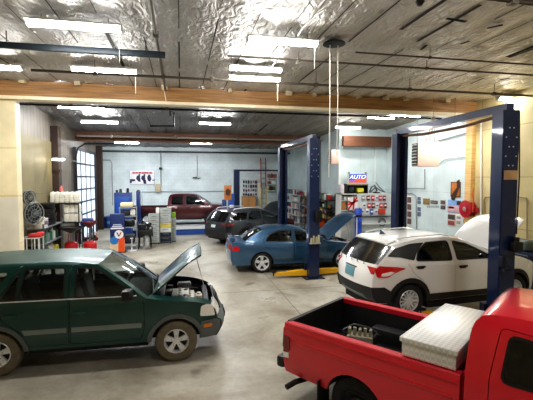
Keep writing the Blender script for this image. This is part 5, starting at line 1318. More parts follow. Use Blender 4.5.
# blue column with orange poster, right of maroon pickup
a = WY(228.5, 220, 19.7); zt = WY(228, 184, 19.7).z
t = thing('alignment_console', 'bright blue console column carrying an orange picture poster, right of the maroon pickup', 'console', (a.x, 19.7, 0))
MB().box((.13, 0, 1.1), (.28, .4, 2.2), bev=.015).build('console_body', M_bblue, t); MB().box((-.2, .06, .95), (.2, .3, 1.9), bev=.015).build('side_column', M_dblue, t)
MB().box((-.05, -.21, zt-.42), (.36, .02, .72), bev=.004).build('poster', pm('poster_orange', '#b5713a', .5, var=.6, scale=4), t)
m = MB(); m.prism([(-.10, -.1), (.08, -.16), (.14, .1), (0, .22), (-.12, .1)], 0, .004, Matrix.Translation((-.05, -.222, zt-.42)) @ RX90); m.build('poster_figure', pm('poster_brown', '#4c2d1c', .5), t)
MB().box((.13, -.21, 1.55), (.2, .02, .2), bev=.004).build('white_label', pm('sign_white', '#e8e8ea', .5), t)

# ================================================================== SHELVES ON THE INNER SIDE WALL
M_rw = pm('rack_white', '#d3d8d8', .5); M_rk = pm('rack_black', '#1a1b1d', .5)
def side_shelf(label, ya, yb, levels, h, mat, board, depth=.45):
    L = yb-ya; t = thing('shelving_unit', label, 'shelving', (XI-depth/2-.02, ya, 0))
    for yy in (0, L/2, L):
        for sx in (-1, 1): MB().box((sx*(depth/2-.02), min(max(yy, .02), L-.02), h/2), (.04, .04, h)).build('upright', mat, t)
    for z in levels: MB().bx(-depth/2, depth/2, 0, L, z-.03, z).build('shelf', board, t)
    return t
lv = [.34, .75, 1.16, 1.58, 1.98]
side_shelf('white shelving along the inner side wall, seen left of the middle lift column', 22.2, 25.3, lv, 2.0, M_rw, M_rw)
for i, z in enumerate(lv):
    shelf_boxes('%s tier up, white side shelving' % ORD[i], 'stock on the white side shelving', (22.3, 25.2, XI-.26), z, .3, 50+i, 'y', .3, 'near end', [('white', '#dcdcd6'), ('white', '#dcdcd6'), ('pale grey', '#b9bfc1'), ('grey', '#7d8288'), ('red', '#a52b2b'), ('blue', '#34527f'), ('black', '#1b1c1e')])
side_shelf('narrow brown shelving on the inner side wall behind the middle lift column', 20.4, 21.9, [.5, 1.0, 1.5, 1.95], 2.0, pm('shelf_brown', '#5e4a3a', .6), pm('shelf_brown', '#5e4a3a', .6))
for i, z in enumerate([.5, 1.0, 1.5, 1.95]):
    shelf_boxes('%s tier up, narrow brown shelving' % ORD[i], 'stock on the narrow brown shelving', (20.5, 21.8, XI-.26), z, .36, 70+i, 'y', .3, 'near end', [('dull red', '#7c3f3c'), ('white', '#dcdcd6'), ('brown', '#8a6845'), ('grey', '#7d8288')])
lv = [.5, 1.02, 1.28, 1.56, 1.92]
side_shelf('black shelving crowded with stock, seen right of the middle lift column', 17.75, 20.2, lv, 2.2, M_rk, M_rk)
for i, z in enumerate(lv[1:]):
    shelf_boxes('%s tier up, black shelving' % ORD[i+1], 'stock on the black shelving', (17.85, 20.1, XI-.26), z, .24 if i < 3 else .34, 90+i, 'y', .3, 'near end')
# orange bin
sack('storage_bin', 'bright orange bin on the lowest shelf of the black shelving', 'bin', (XI-.27, 19.4, .5), (.36, 1.1, .44), pm('orange_bin', '#d8551d', .5))

# ================================================================== NOOK: DISPLAY WALL WITH THE AUTO SIGN
yc = 16.75; sc = .0447
def nx(u): return WY(u, 200, yc).x
def nz(u, v): return WY(u, v, yc).z
x0, x1, zt = nx(340.5), nx(391), nz(365, 193.5)
t = thing('display_cabinet', 'tall white pegboard display cabinet below the blue sign', 'cabinet', ((x0+x1)/2, 17.05, 0)); hw_ = (x1-x0)/2
m = MB(); m.bx(-hw_, hw_, .27, .30, 0, zt).bx(-hw_, -hw_+.04, -.3, .3, 0, zt).bx(hw_-.04, hw_, -.3, .3, 0, zt).bx(-hw_, hw_, -.3, .3, zt-.04, zt).bx(nx(357.5)-(x0+x1)/2-.02, nx(357.5)-(x0+x1)/2+.02, -.3, .3, 0, zt)
m.build('cabinet_body', pm('cabinet_white', '#d6d9d6', .5), t)
c0 = (x0+x1)/2
MB().bx(nx(358)-c0, hw_-.04, -.29, -.26, .55, zt-.04).build('pegboard_panel', pm('peg_white', '#c9cfd0', .6), t)
MB().bx(nx(358)-c0, hw_-.04, -.42, .26, nz(370, 216)-.04, nz(370, 216)).build('shelf', pm('shelf_dark', '#3c3d3e', .5), t)
for v in (200.5, 210): MB().bx(-hw_+.04, nx(357)-c0, -.28, .26, nz(350, v)-.03, nz(350, v)).build('shelf', pm('cabinet_white', '#d6d9d6', .5), t)
MB().bx(nx(358)-c0, hw_, -.45, .2, .86, .92).build('worktop', pm('cabinet_white', '#d6d9d6', .5), t)
# packages on the pegboard
R = random.Random(2); pc = [('red', '#b22a35'), ('red', '#c2323c'), ('white', '#dedede'), ('blue', '#3a5fae'), ('dark red', '#7a2430'), ('grey', '#8c9296')]
rows = [(195.5, 201, [(363, 'grey'), (368, 'dark red'), (372.5, 'red'), (376.5, 'white'), (380, 'red'), (384, 'dark red')]), (203, 208.5, [(364, 'white'), (369, 'red'), (373, 'dark red'), (377, 'white'), (381, 'red'), (385, 'dark red')]), (209, 215, [(362, 'white'), (367, 'white'), (371.5, 'blue'), (376, 'white')])]
for ri, (v0, v1, its) in enumerate(rows):
    for ci, (u, cn) in enumerate(its):
        w_ = .15; h_ = nz(u, v0)-nz(u, v1)-.02
        m = MB(); m.box((0, 0, -h_/2), (w_, .05, h_), bev=.01); m.cyl((0, .06, -.02), (0, -.03, -.02), .008, n=6)
        o = m.build('packet', pm('pack_'+cn, dict(pc)[cn], .45, var=.3), None, (nx(u), yc-.06+.04, nz(u, v0)))
        mm = MB(); mm.box((0, -.028, -h_*.45), (w_*.7, .006, h_*.3)); mm.build('print', pm('sign_white', '#e8e8ea', .5) if cn != 'white' else pm('pack_blue', '#3a5fae', .45), o)
        tag(o, '%s blister packet, %s from the left in the %s row on the pegboard display' % (cn, ORD[ci], ORD[ri]), 'packet', 'packets on the pegboard display')
sack('pouch', 'orange and red pouch hung low on the right of the pegboard display', 'pouch', (nx(381.5), yc-.05, nz(381, 214)), (.34, .07, .24), pm('orange_red', '#c9452a', .5, var=.4))
m = MB(); m.torus((0, 0, 0), .17, .022, RX90, 24, 8).torus((.02, .0, -.03), .14, .02, RX90, 24, 8)
tag(m.build('hose_coil', pm('grey_hose', '#66696b', .5), None, (nx(382), yc-.04, nz(382, 222))), 'grey hose coil hanging under the pegboard display shelf', 'hose')
# left compartment
for k, (u, cn) in enumerate([(342.5, 'grey'), (346, 'white'), (349.5, 'grey'), (353, 'white')]):
    sack('box', '%s small box, %s from the left on the top shelf under the blue sign' % (cn, ORD[k]), 'box', (nx(u), yc+.18, nz(350, 200.5)), (.13, .25, .18), pm('stock_'+cn, '#dcdcd6' if cn == 'white' else '#7d8288', .55), 'small boxes under the blue sign')
sack('box', 'tan cardboard box in the left compartment of the display cabinet', 'box', (nx(344.5), yc+.2, nz(350, 210)), (.3, .3, .38), pm('card_tan', '#b07a3c', .6))
x_, z_ = nx(352), nz(352, 203.5)
t = thing('flag_banner', 'red and white striped flag banner hung beside the pegboard display', 'flag', (x_, yc-.10, z_), 0)
MB().box((0, 0, 0), (.48, .01, .56)).build('cloth', pm('flag_white', '#e3e0e0', .7), t)
m = MB()
for a_, b_ in (((-.24, -.28), (.2, .28)), ((-.24, -.05), (.24, .14)), ((.02, -.28), (.06, .28)), ((-.24, .1), (-.02, .02))):
    d_ = Vector((b_[0]-a_[0], 0, b_[1]-a_[1])); n_ = Vector((-d_.z, 0, d_.x)).normalized()*.04; A_, B_ = Vector((a_[0], -.008, a_[1])), Vector((b_[0], -.008, b_[1])); m.quad(A_-n_, B_-n_, B_+n_, A_+n_)
m.build('red_stripe', pm('flag_red', '#c5302d', .6), t)
MB().cyl((-.26, 0, .3), (.26, 0, .3), .012, n=8).cyl((0, 0, .3), (0, .12, .3), .008, n=6).build('hanging_rod', M_zinc, t)
a = nx(354.7)
t = thing('drum_column', 'upright bright blue drum below the flag banner', 'drum', (a, 16.35, 0)); zb_ = WY(354.7, 208.5, 16.35).z
MB().lathe([(0, zb_), (.15, zb_), (.16, zb_-.02), (.16, zb_*.66), (.17, zb_*.65), (.16, zb_*.64), (.16, zb_*.34), (.17, zb_*.33), (.16, zb_*.32), (.16, 0), (0, 0)], 24).build('drum_body', pm('vivid_blue', '#1d47b5', .4, coat=.3), t)
MB().cyl((.05, 0, zb_), (.05, 0, zb_+.03), .03, n=12).build('bung', M_blackp, t)
# sign and things on the cabinet top
x_ = nx(358.5)
t = thing('shelf_box', 'black open rack box carrying the blue sign on the display cabinet', 'rack', (x_-.03, 17.0, zt)); wb_ = (nx(367)-nx(346))/2; hb_ = nz(358, 184)-zt
m = MB(); m.bx(-wb_, wb_, -.2, .2, 0, .03).bx(-wb_, wb_, -.2, .2, hb_-.03, hb_).bx(-wb_, -wb_+.03, -.2, .2, 0, hb_).bx(wb_-.03, wb_, -.2, .2, 0, hb_).bx(-wb_, wb_, .17, .2, 0, hb_); m.build('rack_shell', M_rk, t)
MB().bx(-wb_-.01, wb_+.01, -.22, -.2, hb_-.05, hb_).build('front_lip', pm('lip_tan', '#8c8166', .5), t)
sw, sh = nx(368.3)-nx(349.2), nz(358, 173.3)-nz(358, 184)
t = thing('shop_sign', 'blue sign reading AUTO above a red band, standing over the pegboard display', 'sign', (nx(358.7), 16.92, zt+hb_+sh/2))
MB().box((0, 0, 0), (sw, .08, sh), bev=.01).build('sign_frame', pm('sign_frame_cream', '#c9bfa5', .5), t)
MB().box((0, -.042, .015), (sw-.08, .012, sh-.09)).build('sign_face', pm('sign_blue', '#1c3f9a', .4, emis=((.05, .16, .7), .25)), t)
m = MB(); m.prism([(-sw*.44, -sh*.38), (sw*.44, -sh*.38), (sw*.44, sh*.04), (-sw*.05, -sh*.06), (-sw*.16, -sh*.22), (-sw*.44, -sh*.24)], 0, .006, Matrix.Translation((0, -.05, .015)) @ RX90); m.build('red_band', pm('sign_red_lit', '#d8401f', .4, emis=((.9, .12, .03), .25)), t)
text('lettering', 'AUTO', sh*.50, pm('sign_white_lit', '#f2f2ee', .4, emis=((1, 1, 1), .4)), t, (-.02, -.058, sh*.14), (pi/2, 0, 0), .003, .25, 'CENTER', 1.15)
m = MB()
for s in (-1, 1): m.box((s*(sw/2-.05), 0, sh/2+.02), (.08, .1, .05), bev=.01)
m.build('corner_cap', M_blackp, t)
sack('box', 'yellow box inside the black rack under the blue sign', 'box', (nx(361.5), 16.98, zt+.03), (.34, .3, .22), pm('yellow_box', '#d8cf3a', .5))
sack('box', 'dark box on the left inside the black rack under the blue sign', 'box', (nx(352.5), 16.98, zt+.03), (.3, .3, .28), pm('box_dkgreen', '#1c2a26', .5))
sack('box', 'white carton left of the black rack on the display cabinet', 'box', (nx(343.3), 17.0, zt), (.2, .28, .42), pm('white_card2', '#cfc6cb', .6))
t = thing('exhaust_hose', 'grey bent hoses heaped on the display cabinet right of the sign', 'hose', (nx(379), 17.0, zt))
m = MB(); m.tube([(-.35, 0, .04), (-.3, -.1, .3), (-.1, 0, .36), (.05, .05, .1), (-.1, -.12, .05)], .04).tube([(-.25, .1, .04), (0, .1, .28), (.2, 0, .12), (.4, 0, .05)], .03); m.build('hose_run', pm('grey_hose', '#66696b', .5), t)
MB().tube([(-.1, -.1, .5), (.1, -.05, .3), (.45, .05, .04)], .025).build('bright_tube', M_zinc, t)
m = MB(); m.cyl((0, 0, 0), (0, 0, .05), .16, n=18); m.build('coil_base', M_blackp, t)
x_ = WY(375.3, 160, YN-.04).x
pipe('conduit', 'white vertical pipe on the nook wall above the display cabinet', [(x_, YN-.05, 4.9), (x_, YN-.05, zt+.4)], .03, pm('white_pipe', '#dfe2df', .45), 'pipe', False)
# black stand by the sedan bonnet
a = G(356.5, 247); t = thing('support_stand', 'black topped stand with a pale pole beside the open hood of the blue sedan', 'stand', (a.x, a.y, 0))
h_ = WY(356, 216, a.y).z
MB().cyl((0, 0, 0), (0, 0, h_-.05), .025, n=10).build('pole', pm('white_pipe', '#dfe2df', .45), t); MB().box((.0, 0, h_), (.36, .22, .1), bev=.02).build('head', M_blackp, t); MB().cyl((0, 0, 0), (0, 0, .04), .2, n=18).build('base', M_blackp, t)

# ================================================================== UNIT HEATERS
def heater(label, c, w, h, d, rz, flue=True):
    t = thing('unit_heater', label, 'heater', c, rz)
    MB().box((0, 0, 0), (w, d, h), bev=.015).build('heater_body', pm('pinkish_enamel', '#d9b3a6', .45), t)
    m = MB(); m.box((-w/2-.012, 0, 0), (.02, d*.9, h*.9)); lv_ = m.build('louver_frame', M_blackp, t)
    m = MB()
    for k in range(7): m.box((-w/2-.03, 0, -h*.38+k*h*.127), (.05, d*.85, .012), rot=(0, .6, 0))
    m.build('louver', pm('white_pipe', '#dfe2df', .45), lv_)
    zc_ = cz(c[1])-c[2]
    for s in (-1, 1): MB().cyl((s*w*.4, 0, h/2), (s*w*.4, 0, zc_-.05), .01, n=6).build('hanger_rod', M_zinc, t)
    if flue: MB().tube([(w*.1, .1, h/2), (w*.15, .1, h/2+.15), (w*.5, .3, h/2+.75), (w*.5, .3, zc_-.02)], .07, 12).build('flue_pipe', pm('flue_grey', '#a9aaa8', .4, .6), t)
    return t
p = WX(425.5, 154.5, 8.2); heater('large pinkish unit heater hung under the right lift bar', p, .72, .82, .55, -.22)
p = WY(333.5, 157, 16.9); heater('small pinkish unit heater hung at the nook corner', (p.x, 16.9, p.z), .36, .62, .4, .0, False)

# ================================================================== RIGHT WALL
def rw(u, v, off=.0): return WX(u, v, XR-off)
def wallcard(name, label, cat, u0, u1, v0, v1, mat, group=None, th=.012, figs=()):
    a, b = rw(u0, (v0+v1)/2, th), rw(u1, (v0+v1)/2, th); um = (u0+u1)/2; z1, z0 = rw(um, v0, th).z, rw(um, v1, th).z
    y0_, y1_ = min(a.y, b.y), max(a.y, b.y); t = thing(name, label, cat, (XR-.004, (y0_+y1_)/2, (z0+z1)/2), 0, group)
    L_, H_ = y1_-y0_, z1-z0
    MB().box((-th/2, 0, 0), (th, L_, H_), bev=.002).build('sheet', mat, t)
    for nm, cy, czz, w_, h_, mt in figs: MB().box((-th-.003, -cy*L_, czz*H_), (.006, w_*L_, h_*H_), bev=.001).build(nm, mt, t)
    return t
or_ = pm('poster_amber', '#b9702f', .5, var=.5, scale=5); dk_ = pm('poster_dark', '#3a2416', .5); wh_ = pm('sign_white', '#e8e8ea', .5)
t = wallcard('poster', 'amber and brown framed poster high on the blue right wall', 'poster', 451, 460.5, 182, 197, or_, None, .012, [('frame_bar', 0, .48, 1, .05, dk_), ('frame_bar', 0, -.48, 1, .05, dk_), ('frame_bar', -.48, 0, .06, 1, dk_), ('frame_bar', .48, 0, .06, 1, dk_)])
m = MB(); m.prism([(-.22, -.36), (-.05, -.4), (.22, .1), (.2, .36), (.05, .3), (.08, .08), (-.2, -.2)], 0, .004, Matrix.Translation((-.016, 0, 0)) @ Matrix.Rotation(-pi/2, 4, 'Z') @ RX90); m.build('guitar_shape', dk_, t)
wallcard('poster', 'blue and pink picture poster left of the red hose reel', 'poster', 447.5, 461, 200, 213, pm('poster_sky', '#7fa5d6', .5, var=.2), None, .012, [('pink_area', 0, -.2, .95, .5, pm('poster_pink', '#cfa6ae', .5)), ('dark_area', .35, .3, .3, .3, dk_), ('white_area', -.2, -.1, .4, .15, wh_)])
wallcard('poster', 'small dark picture sheet below the blue and pink poster', 'poster', 447.5, 455.5, 214, 226, pm('poster_pale', '#c9b8b9', .5), None, .012, [('picture', 0, .25, .85, .4, pm('pic_dark', '#4a4038', .5)), ('picture', 0, -.25, .8, .35, pm('pic_red', '#8e4a44', .5))])
wallcard('notice', 'white notice sheet with lines right of the small dark picture sheet', 'notice', 456, 461.5, 214, 226, pm('notice_white', '#d9d9d6', .6), None, .012, [('text_block', 0, .2, .7, .2, pm('print_grey', '#9a8f90', .6)), ('text_block', 0, -.2, .7, .25, pm('print_grey', '#9a8f90', .6))])
wallcard('picture', 'small yellow toned picture with dark lettering beside it on the right wall', 'picture', 423, 429.5, 198, 204.5, pm('pic_ochre', '#8d7a4c', .5, var=.5, scale=6), None, .012, [('mat_edge', 0, .46, 1, .08, wh_)])
wallcard('sign', 'dark narrow nameplate strip right of the small ochre picture', 'sign', 430.5, 437.5, 200.5, 203.8, pm('pic_dark', '#4a4038', .5), None, .012, [('print', 0, 0, .8, .3, pm('print_grey', '#9a8f90', .6))])
for k in range(6): wallcard('sticker', 'tiny pale dark sticker, %s from the left in the row under the ochre picture' % ORD[k], 'sticker', 427+k*2.1, 428.3+k*2.1, 205.6, 207.6, pm('sticker_grey', '#8f9a9e', .5), 'row of tiny stickers on the right wall', .008)
wallcard('photo', 'upper of two small dark photos left of the blue pink poster', 'photo', 440.6, 445.2, 200, 204.3, pm('pic_mix', '#6a5550', .5, var=.6, scale=9), None, .012, [('photo_edge', 0, .46, 1, .08, wh_)])
wallcard('photo', 'lower of two small dark photos left of the blue pink poster', 'photo', 440.6, 445.2, 205, 209.3, pm('pic_mix2', '#5a4a52', .5, var=.6, scale=9), None, .012, [('photo_edge', 0, .46, 1, .08, wh_)])
t = wallcard('photo_board', 'tall white board with a column of dark photos by the far lift post', 'board', 405.5, 412, 195, 226, pm('notice_white', '#d9d9d6', .6))
for k in range(4): wallcard('photo', 'dark photo, %s from the top on the tall white board' % ORD[k], 'photo', 407.3, 411, 197+k*7.2, 202.5+k*7.2, pm('pic_mix', '#6a5550', .5, var=.6, scale=9), 'photos on the tall white board', .03)
for k, (v0, v1) in enumerate(((197, 200), (200.6, 204), (207, 211), (212, 216))): wallcard('photo', 'small bluish photo, %s from the top in the column right of the bent conduit' % ORD[k], 'photo', 417.5, 420.5, v0, v1, pm('pic_blue', '#69708c', .5, var=.5, scale=9), 'small photos right of the bent conduit')
def wallpipe(label, uv, r, mat, off=.05, cat='conduit'):
    return pipe('conduit', label, [rw(u, v, off) for u, v in uv], r, mat, cat, False)
wallpipe('grey bent conduit framing the tall white photo board', [(405, 193.3), (412.5, 193.3), (415.8, 196), (416.2, 201), (416.5, 236)], .02, cg)
wallpipe('thin black conduit with one corner below the large heater', [(404, 188.7), (424.8, 188.7), (424.8, 169)], .012, M_blackp)
wallpipe('grey conduit slanting across the upper blue right wall', [(428, 143.5), (474, 131)], .02, M_zinc)
wallpipe('thin conduit curving away from the large heater along the right wall', [(436, 164.5), (440, 163.5), (444, 160), (449, 158.6), (473, 156.5)], .012, M_zinc)
wallpipe('white vertical pipe on the cream wall beside the pine post', [(481, 120), (481, 238)], .025, pm('white_pipe', '#dfe2df', .45), cat='pipe')
wallpipe('bent conduit arch on the cream wall behind the near lift column', [(484, 238), (484, 200), (486, 197), (518, 196.5), (526, 198), (527, 202), (527, 246)], .022, pm('cream_conduit', '#a89d80', .45, .3))
# hose reel
p = rw(465.5, 209, .22); t = thing('hose_reel', 'red round hose reel on the right wall by the pine post', 'hose reel', p)
RYn = Matrix.Rotation(-pi/2, 4, 'Y')
MB().lathe([(.0, .0), (.29, .0), (.29, .02), (.12, .03), (.12, .05), (0, .05)], 32, RYn).build('front_flange', pm('reel_red', '#b0182a', .35, coat=.6), t)
MB().lathe([(.12, -.02), (.26, -.02), (.27, -.10), (.26, -.16), (.12, -.16)], 32, RYn).build('hose', pm('hose_red', '#8c1420', .5, bump=.4), t)
MB().lathe([(0, -.17), (.29, -.17), (.29, -.19), (0, -.19)], 32, RYn).build('rear_flange', pm('reel_red', '#b0182a', .35, coat=.6), t)
MB().lathe([(0, .07), (.05, .07), (.08, .05), (.08, .03)], 20, RYn).build('hub', pm('hub_grey', '#a9a79e', .4, .4), t)
MB().box((.13, -.32, -.02), (.1, .2, .18), bev=.03).build('bracket_arm', pm('reel_red', '#b0182a', .35, coat=.6), t)
MB().bx(.19, .215, -.2, .2, -.2, .2).build('wall_plate', pm('reel_red', '#b0182a', .35, coat=.6), t)
p = rw(468.5, 222, .05); m = MB(); m.torus((0, 0, 0), .22, .018, RYn, 24, 8).torus((.01, .03, -.04), .20, .016, RYn, 24, 8).cyl((0, 0, .22), (.05, 0, .22), .02, n=8)
tag(m.build('cable_coil', M_blackp, None, p), 'black cable coil hung under the red hose reel', 'cable')
p = rw(473.5, 197, .2); t = thing('air_hose', 'orange and yellow air hose end hanging on the pine post', 'hose', p)
MB().tube([(0, 0, .35), (-.02, .02, .1), (0, 0, -.1), (-.02, 0, -.5)], .018).build('hose_run', pm('hose_orange', '#d9662a', .5), t); MB().cyl((0, 0, .3), (0, 0, .42), .03, n=10).build('nozzle', pm('ladder_yellow', '#c7ae22', .5), t)
# navy cabinet on the far right
p = rw(531, 262, .0); t = thing('tool_cabinet', 'navy tool cabinet against the cream wall at the right edge', 'cabinet', (XR-.32, p.y-.1, 0))
MB().box((0, 0, .53), (.56, 1.1, .94), bev=.015).build('cabinet_body', M_navy, t)
for k in range(4):
    d_ = MB().box((-.285, 0, .2+k*.22), (.02, 1.04, .19), bev=.005).build('drawer', M_navy2, t); MB().box((-.30, 0, .26+k*.22), (.02, .8, .02), bev=.004).build('handle', M_zinc, d_)
MB().box((0, 0, .03), (.5, 1.0, .06)).build('plinth', M_blackp, t)
sack('toolbox', 'grey green tool case on the navy cabinet at the right edge', 'toolbox', (XR-.34, p.y-.05, 1.0), (.36, .6, .3), pm('case_greygreen', '#5a6460', .5))

# ================================================================== LEFT BAY
def fan(label, p, r, yaw):
    t = thing('wall_fan', label, 'fan', p, yaw)
    m = MB(); 
    for k, q_ in ((.35, .008), (.7, .008), (1., .018)): m.torus((0, -.06, 0), r*k, q_, RX90, 28, 6)
    for k in range(12):
        a = 2*pi*k/12; m.cyl((0, -.07, 0), (r*cos(a), -.06, r*sin(a)), .005, n=5)
    m.torus((0, .03, 0), r*.97, .012, RX90, 28, 6)
    m.build('cage', pm('cage_grey', '#8d9190', .4, .5), t)
    m = MB()
    for k in range(3):
        a = 2*pi*k/3; c_, s_ = cos(a), sin(a); q = lambda rr, tt, yy: (rr*c_-tt*s_, yy, rr*s_+tt*c_)
        m.quad(q(.04, -.03, .0), q(r*.8, -r*.5, -.03), q(r*.85, r*.35, .03), q(.04, .03, .0))
    m.build('blade', pm('blade_grey', '#4a4f54', .4, .3), t)
    MB().cyl((0, .035, 0), (0, .045, 0), r*.92, n=24).cyl((0, -.02, 0), (0, .2, 0), .08, .06, 16).build('motor', M_blackp, t); MB().tube([(0, .2, 0), (0, .3, -.05), (-.1, .42, -.12)], .025).build('wall_arm', M_blackp, t)
p = WX(28.5, 197.5, XL+.45); fan('smaller upper wall fan beside the cream stub wall', p, .20, 1.05)
p = WX(33, 213.5, XL+.5); fan('larger lower wall fan beside the cream stub wall', p, .32, 1.05)
# white frame cart with red rag
a = WY(31, 240, 12.75); zt_ = WY(31, 237, 12.75).z
t = thing('frame_cart', 'white tubular frame cart beside the cream stub wall', 'cart', (a.x, 12.75, 0)); m = MB()
for sx in (-.26, -.05, .16, .26):
    for sy in (-.2, .2): m.cyl((sx, sy, .08), (sx, sy, zt_), .016, n=8)
for z in (.3, zt_): m.bx(-.27, .27, -.21, -.18, z-.03, z).bx(-.27, .27, .18, .21, z-.03, z).bx(-.27, -.24, -.2, .2, z-.03, z).bx(.24, .27, -.2, .2, z-.03, z)
m.build('tube_frame', pm('white_tube', '#d8dad8', .4), t); MB().bx(-.25, .25, -.19, .19, .28, .295).build('tray', M_zinc, t)
MB().bx(-.25, .25, -.19, .19, zt_-.02, zt_).build('top_tray', M_zinc, t)
m = MB()
for sx in (-.24, .24):
    for sy in (-.18, .18): m.cyl((sx-.015, sy, .04), (sx+.015, sy, .04), .04, n=14)
m.build('caster', M_blackp, t)
m = MB(); m.box((0, 0, .05), (.36, .26, .1), bev=.04, seg=3); m.box((.1, .02, .09), (.2, .2, .09), bev=.04, seg=3)
tag(m.build('rag', pm('red_rag', '#c23b3b', .8, bump=.4), None, (a.x+.14, 12.75, zt_)), 'red shop rag heaped on the white frame cart', 'rag')
sack('bottle_crate', 'dark red crate on the lower tray of the white frame cart', 'crate', (a.x-.14, 12.75, .295), (.16, .3, .6), pm('crate_red', '#6e1d22', .6))
m = MB(); m.lathe([(0, .5), (.04, .5), (.05, .42), (.1, .36), (.1, 0), (0, 0)], 16); tag(m.build('jug', pm('blue_jug', '#27378f', .4), None, (a.x+.12, 12.75, .295)), 'blue jug on the lower tray of the white frame cart', 'jug')
# utility shelf with trays, buckets, green cans
sx_ = XL+.33; t = thing('utility_shelf', 'steel utility shelf along the left bay wall stacked with black trays', 'shelving', (sx_, 13.35, 0)); Ls = 1.95
for yy in (0, Ls):
    for xx in (-.24, .24): MB().box((xx, yy, .78), (.04, .04, 1.56)).build('upright', M_zinc, t)
slv = [.45, .92, 1.42]
for z in slv: MB().bx(-.26, .26, -.02, Ls+.02, z-.03, z).build('shelf', M_zinc, t)
yo = 13.35
for k, (y_, w_, z_, h_) in enumerate(((.95, 1.05, 0, .18), (1.0, 1.1, .185, .18), (.9, .95, .37, .17), (.95, .8, .545, .17))):
    m = MB(); m.lathe([(0, 0), (.25, 0), (.3, h_), (.27, h_), (.23, .02), (0, .02)], 24, Matrix.Diagonal((.85, w_/.6, 1, 1)))
    if k == 3: pass
    tag(m.build('drain_pan', pm('black_tray', '#131416', .45), None, (sx_, yo+y_+.25, 1.42+.0+z_)), 'black drain pan, %s from the bottom of the stack on the utility shelf' % ORD[k], 'pan', 'black drain pans on the utility shelf')
def bucket(label, p, r, h, mat, lid=True):
    t = thing('bucket', label, 'bucket', p); MB().lathe([(0, 0), (r*.86, 0), (r, h*.92), (r*1.05, h*.93), (r*1.05, h), (r*.97, h), (r*.95, h*.96), (0, h*.96)], 22).build('bucket_body', mat, t)
    MB().tube([(-r*1.04, 0, h*.9), (-r*.7, -r*.8, h*.62), (0, -r*1.1, h*.5), (r*.7, -r*.8, h*.62), (r*1.04, 0, h*.9)], .008, 6).build('bail_handle', M_zinc, t); return t
M_wb = pm('bucket_white', '#d9d4c4', .5)
bucket('cream bucket at the near end of the utility shelf top', (sx_+.05, yo+.22, 1.42), .16, .34, M_wb)
t = bucket('white bucket with a dark label on the middle tier of the utility shelf', (sx_+.1, yo+.50, 1.42), .13, .28, pm('bucket_white2', '#d9dad8', .5)); MB().cyl((0, 0, .08), (0, 0, .2), .134, .137, 20).build('label_band', pm('label_purple', '#7b6a80', .5), t)
Rg = random.Random(3)
for k in range(6):
    m = MB(); m.lathe([(0, .34), (.03, .34), (.03, .3), (.1, .26), (.1, 0), (0, 0)], 14); cn = ['dark green', 'green', 'grey', 'green', 'white', 'dark green'][k]; cl = ['#1e4a38', '#2c6b46', '#7d8288', '#2c6b46', '#cfd2cf', '#1e4a38'][k]
    tag(m.build('oil_can', pm('can_'+cn.replace(' ', '_'), cl, .45), None, (sx_+.08, yo+.18+k*.3, .92)), '%s can, %s from the near end on the middle utility shelf' % (cn, ORD[k]), 'can', 'cans on the utility shelf')
sack('tub', 'teal tub on the lowest utility shelf', 'tub', (sx_, yo+.35, .45), (.42, .5, .3), pm('teal_tub', '#2a6f66', .5)); sack('tub', 'pale grey bin on the lowest utility shelf beside the teal tub', 'tub', (sx_, yo+.95, .45), (.42, .5, .34), pm('pale_bin', '#a9ada4', .5)); sack('tub', 'bright yellow tub at the far end of the lowest utility shelf', 'tub', (sx_, yo+1.5, .45), (.42, .42, .24), pm('yellow_tub', '#d6c61f', .5))
# white jug stack on a steel rack
yj = 15.78
wire_rack('dark steel rack under the white jugs in the left bay', (-4.12, yj, 0), .98, .4, 2.09, [1.37, 2.07], 0, M_rk, 'jug_rack', M_rk)
def jug(loc, w, h, label, group):
    t = thing('plastic_jug', label, 'jug', loc, 0, group); m = MB(); m.box((0, 0, h*.46), (w, .26, h*.92), bev=.025)
    for k in range(4): m.box((0, 0, h*(.16+.18*k)), (w+.012, .272, .03), bev=.01)
    m.build('jug_body', pm('jug_white', '#dedbcd', .5), t); MB().cyl((0, -.05, h*.9), (0, -.05, h), .035, n=12).build('cap', pm('jug_cap', '#b5b2a6', .5), t)
for k in range(6): jug((-4.52+k*.16, yj, 2.07), .15, .42, 'white ribbed jug, %s from the left in the topmost row of the jug rack' % ORD[k], 'white jugs in the left bay')
for r_ in range(2):
    for k in range(3): jug((-4.05+k*.18, yj, 1.37+r_*.335), .165, .325, 'white ribbed jug, %s from the left in the %s row below the top' % (ORD[k], ['second', 'first'][r_]), 'white jugs in the left bay')
m = MB(); m.lathe([(0, .2), (.03, .2), (.04, .14), (.06, .1), (.06, 0), (0, 0)], 14); tag(m.build('spray_bottle', pm('pink_bottle', '#b5605a', .5), None, (-4.25, yj, 2.07+.42)), 'small pink spray bottle on top of the white jugs', 'bottle')
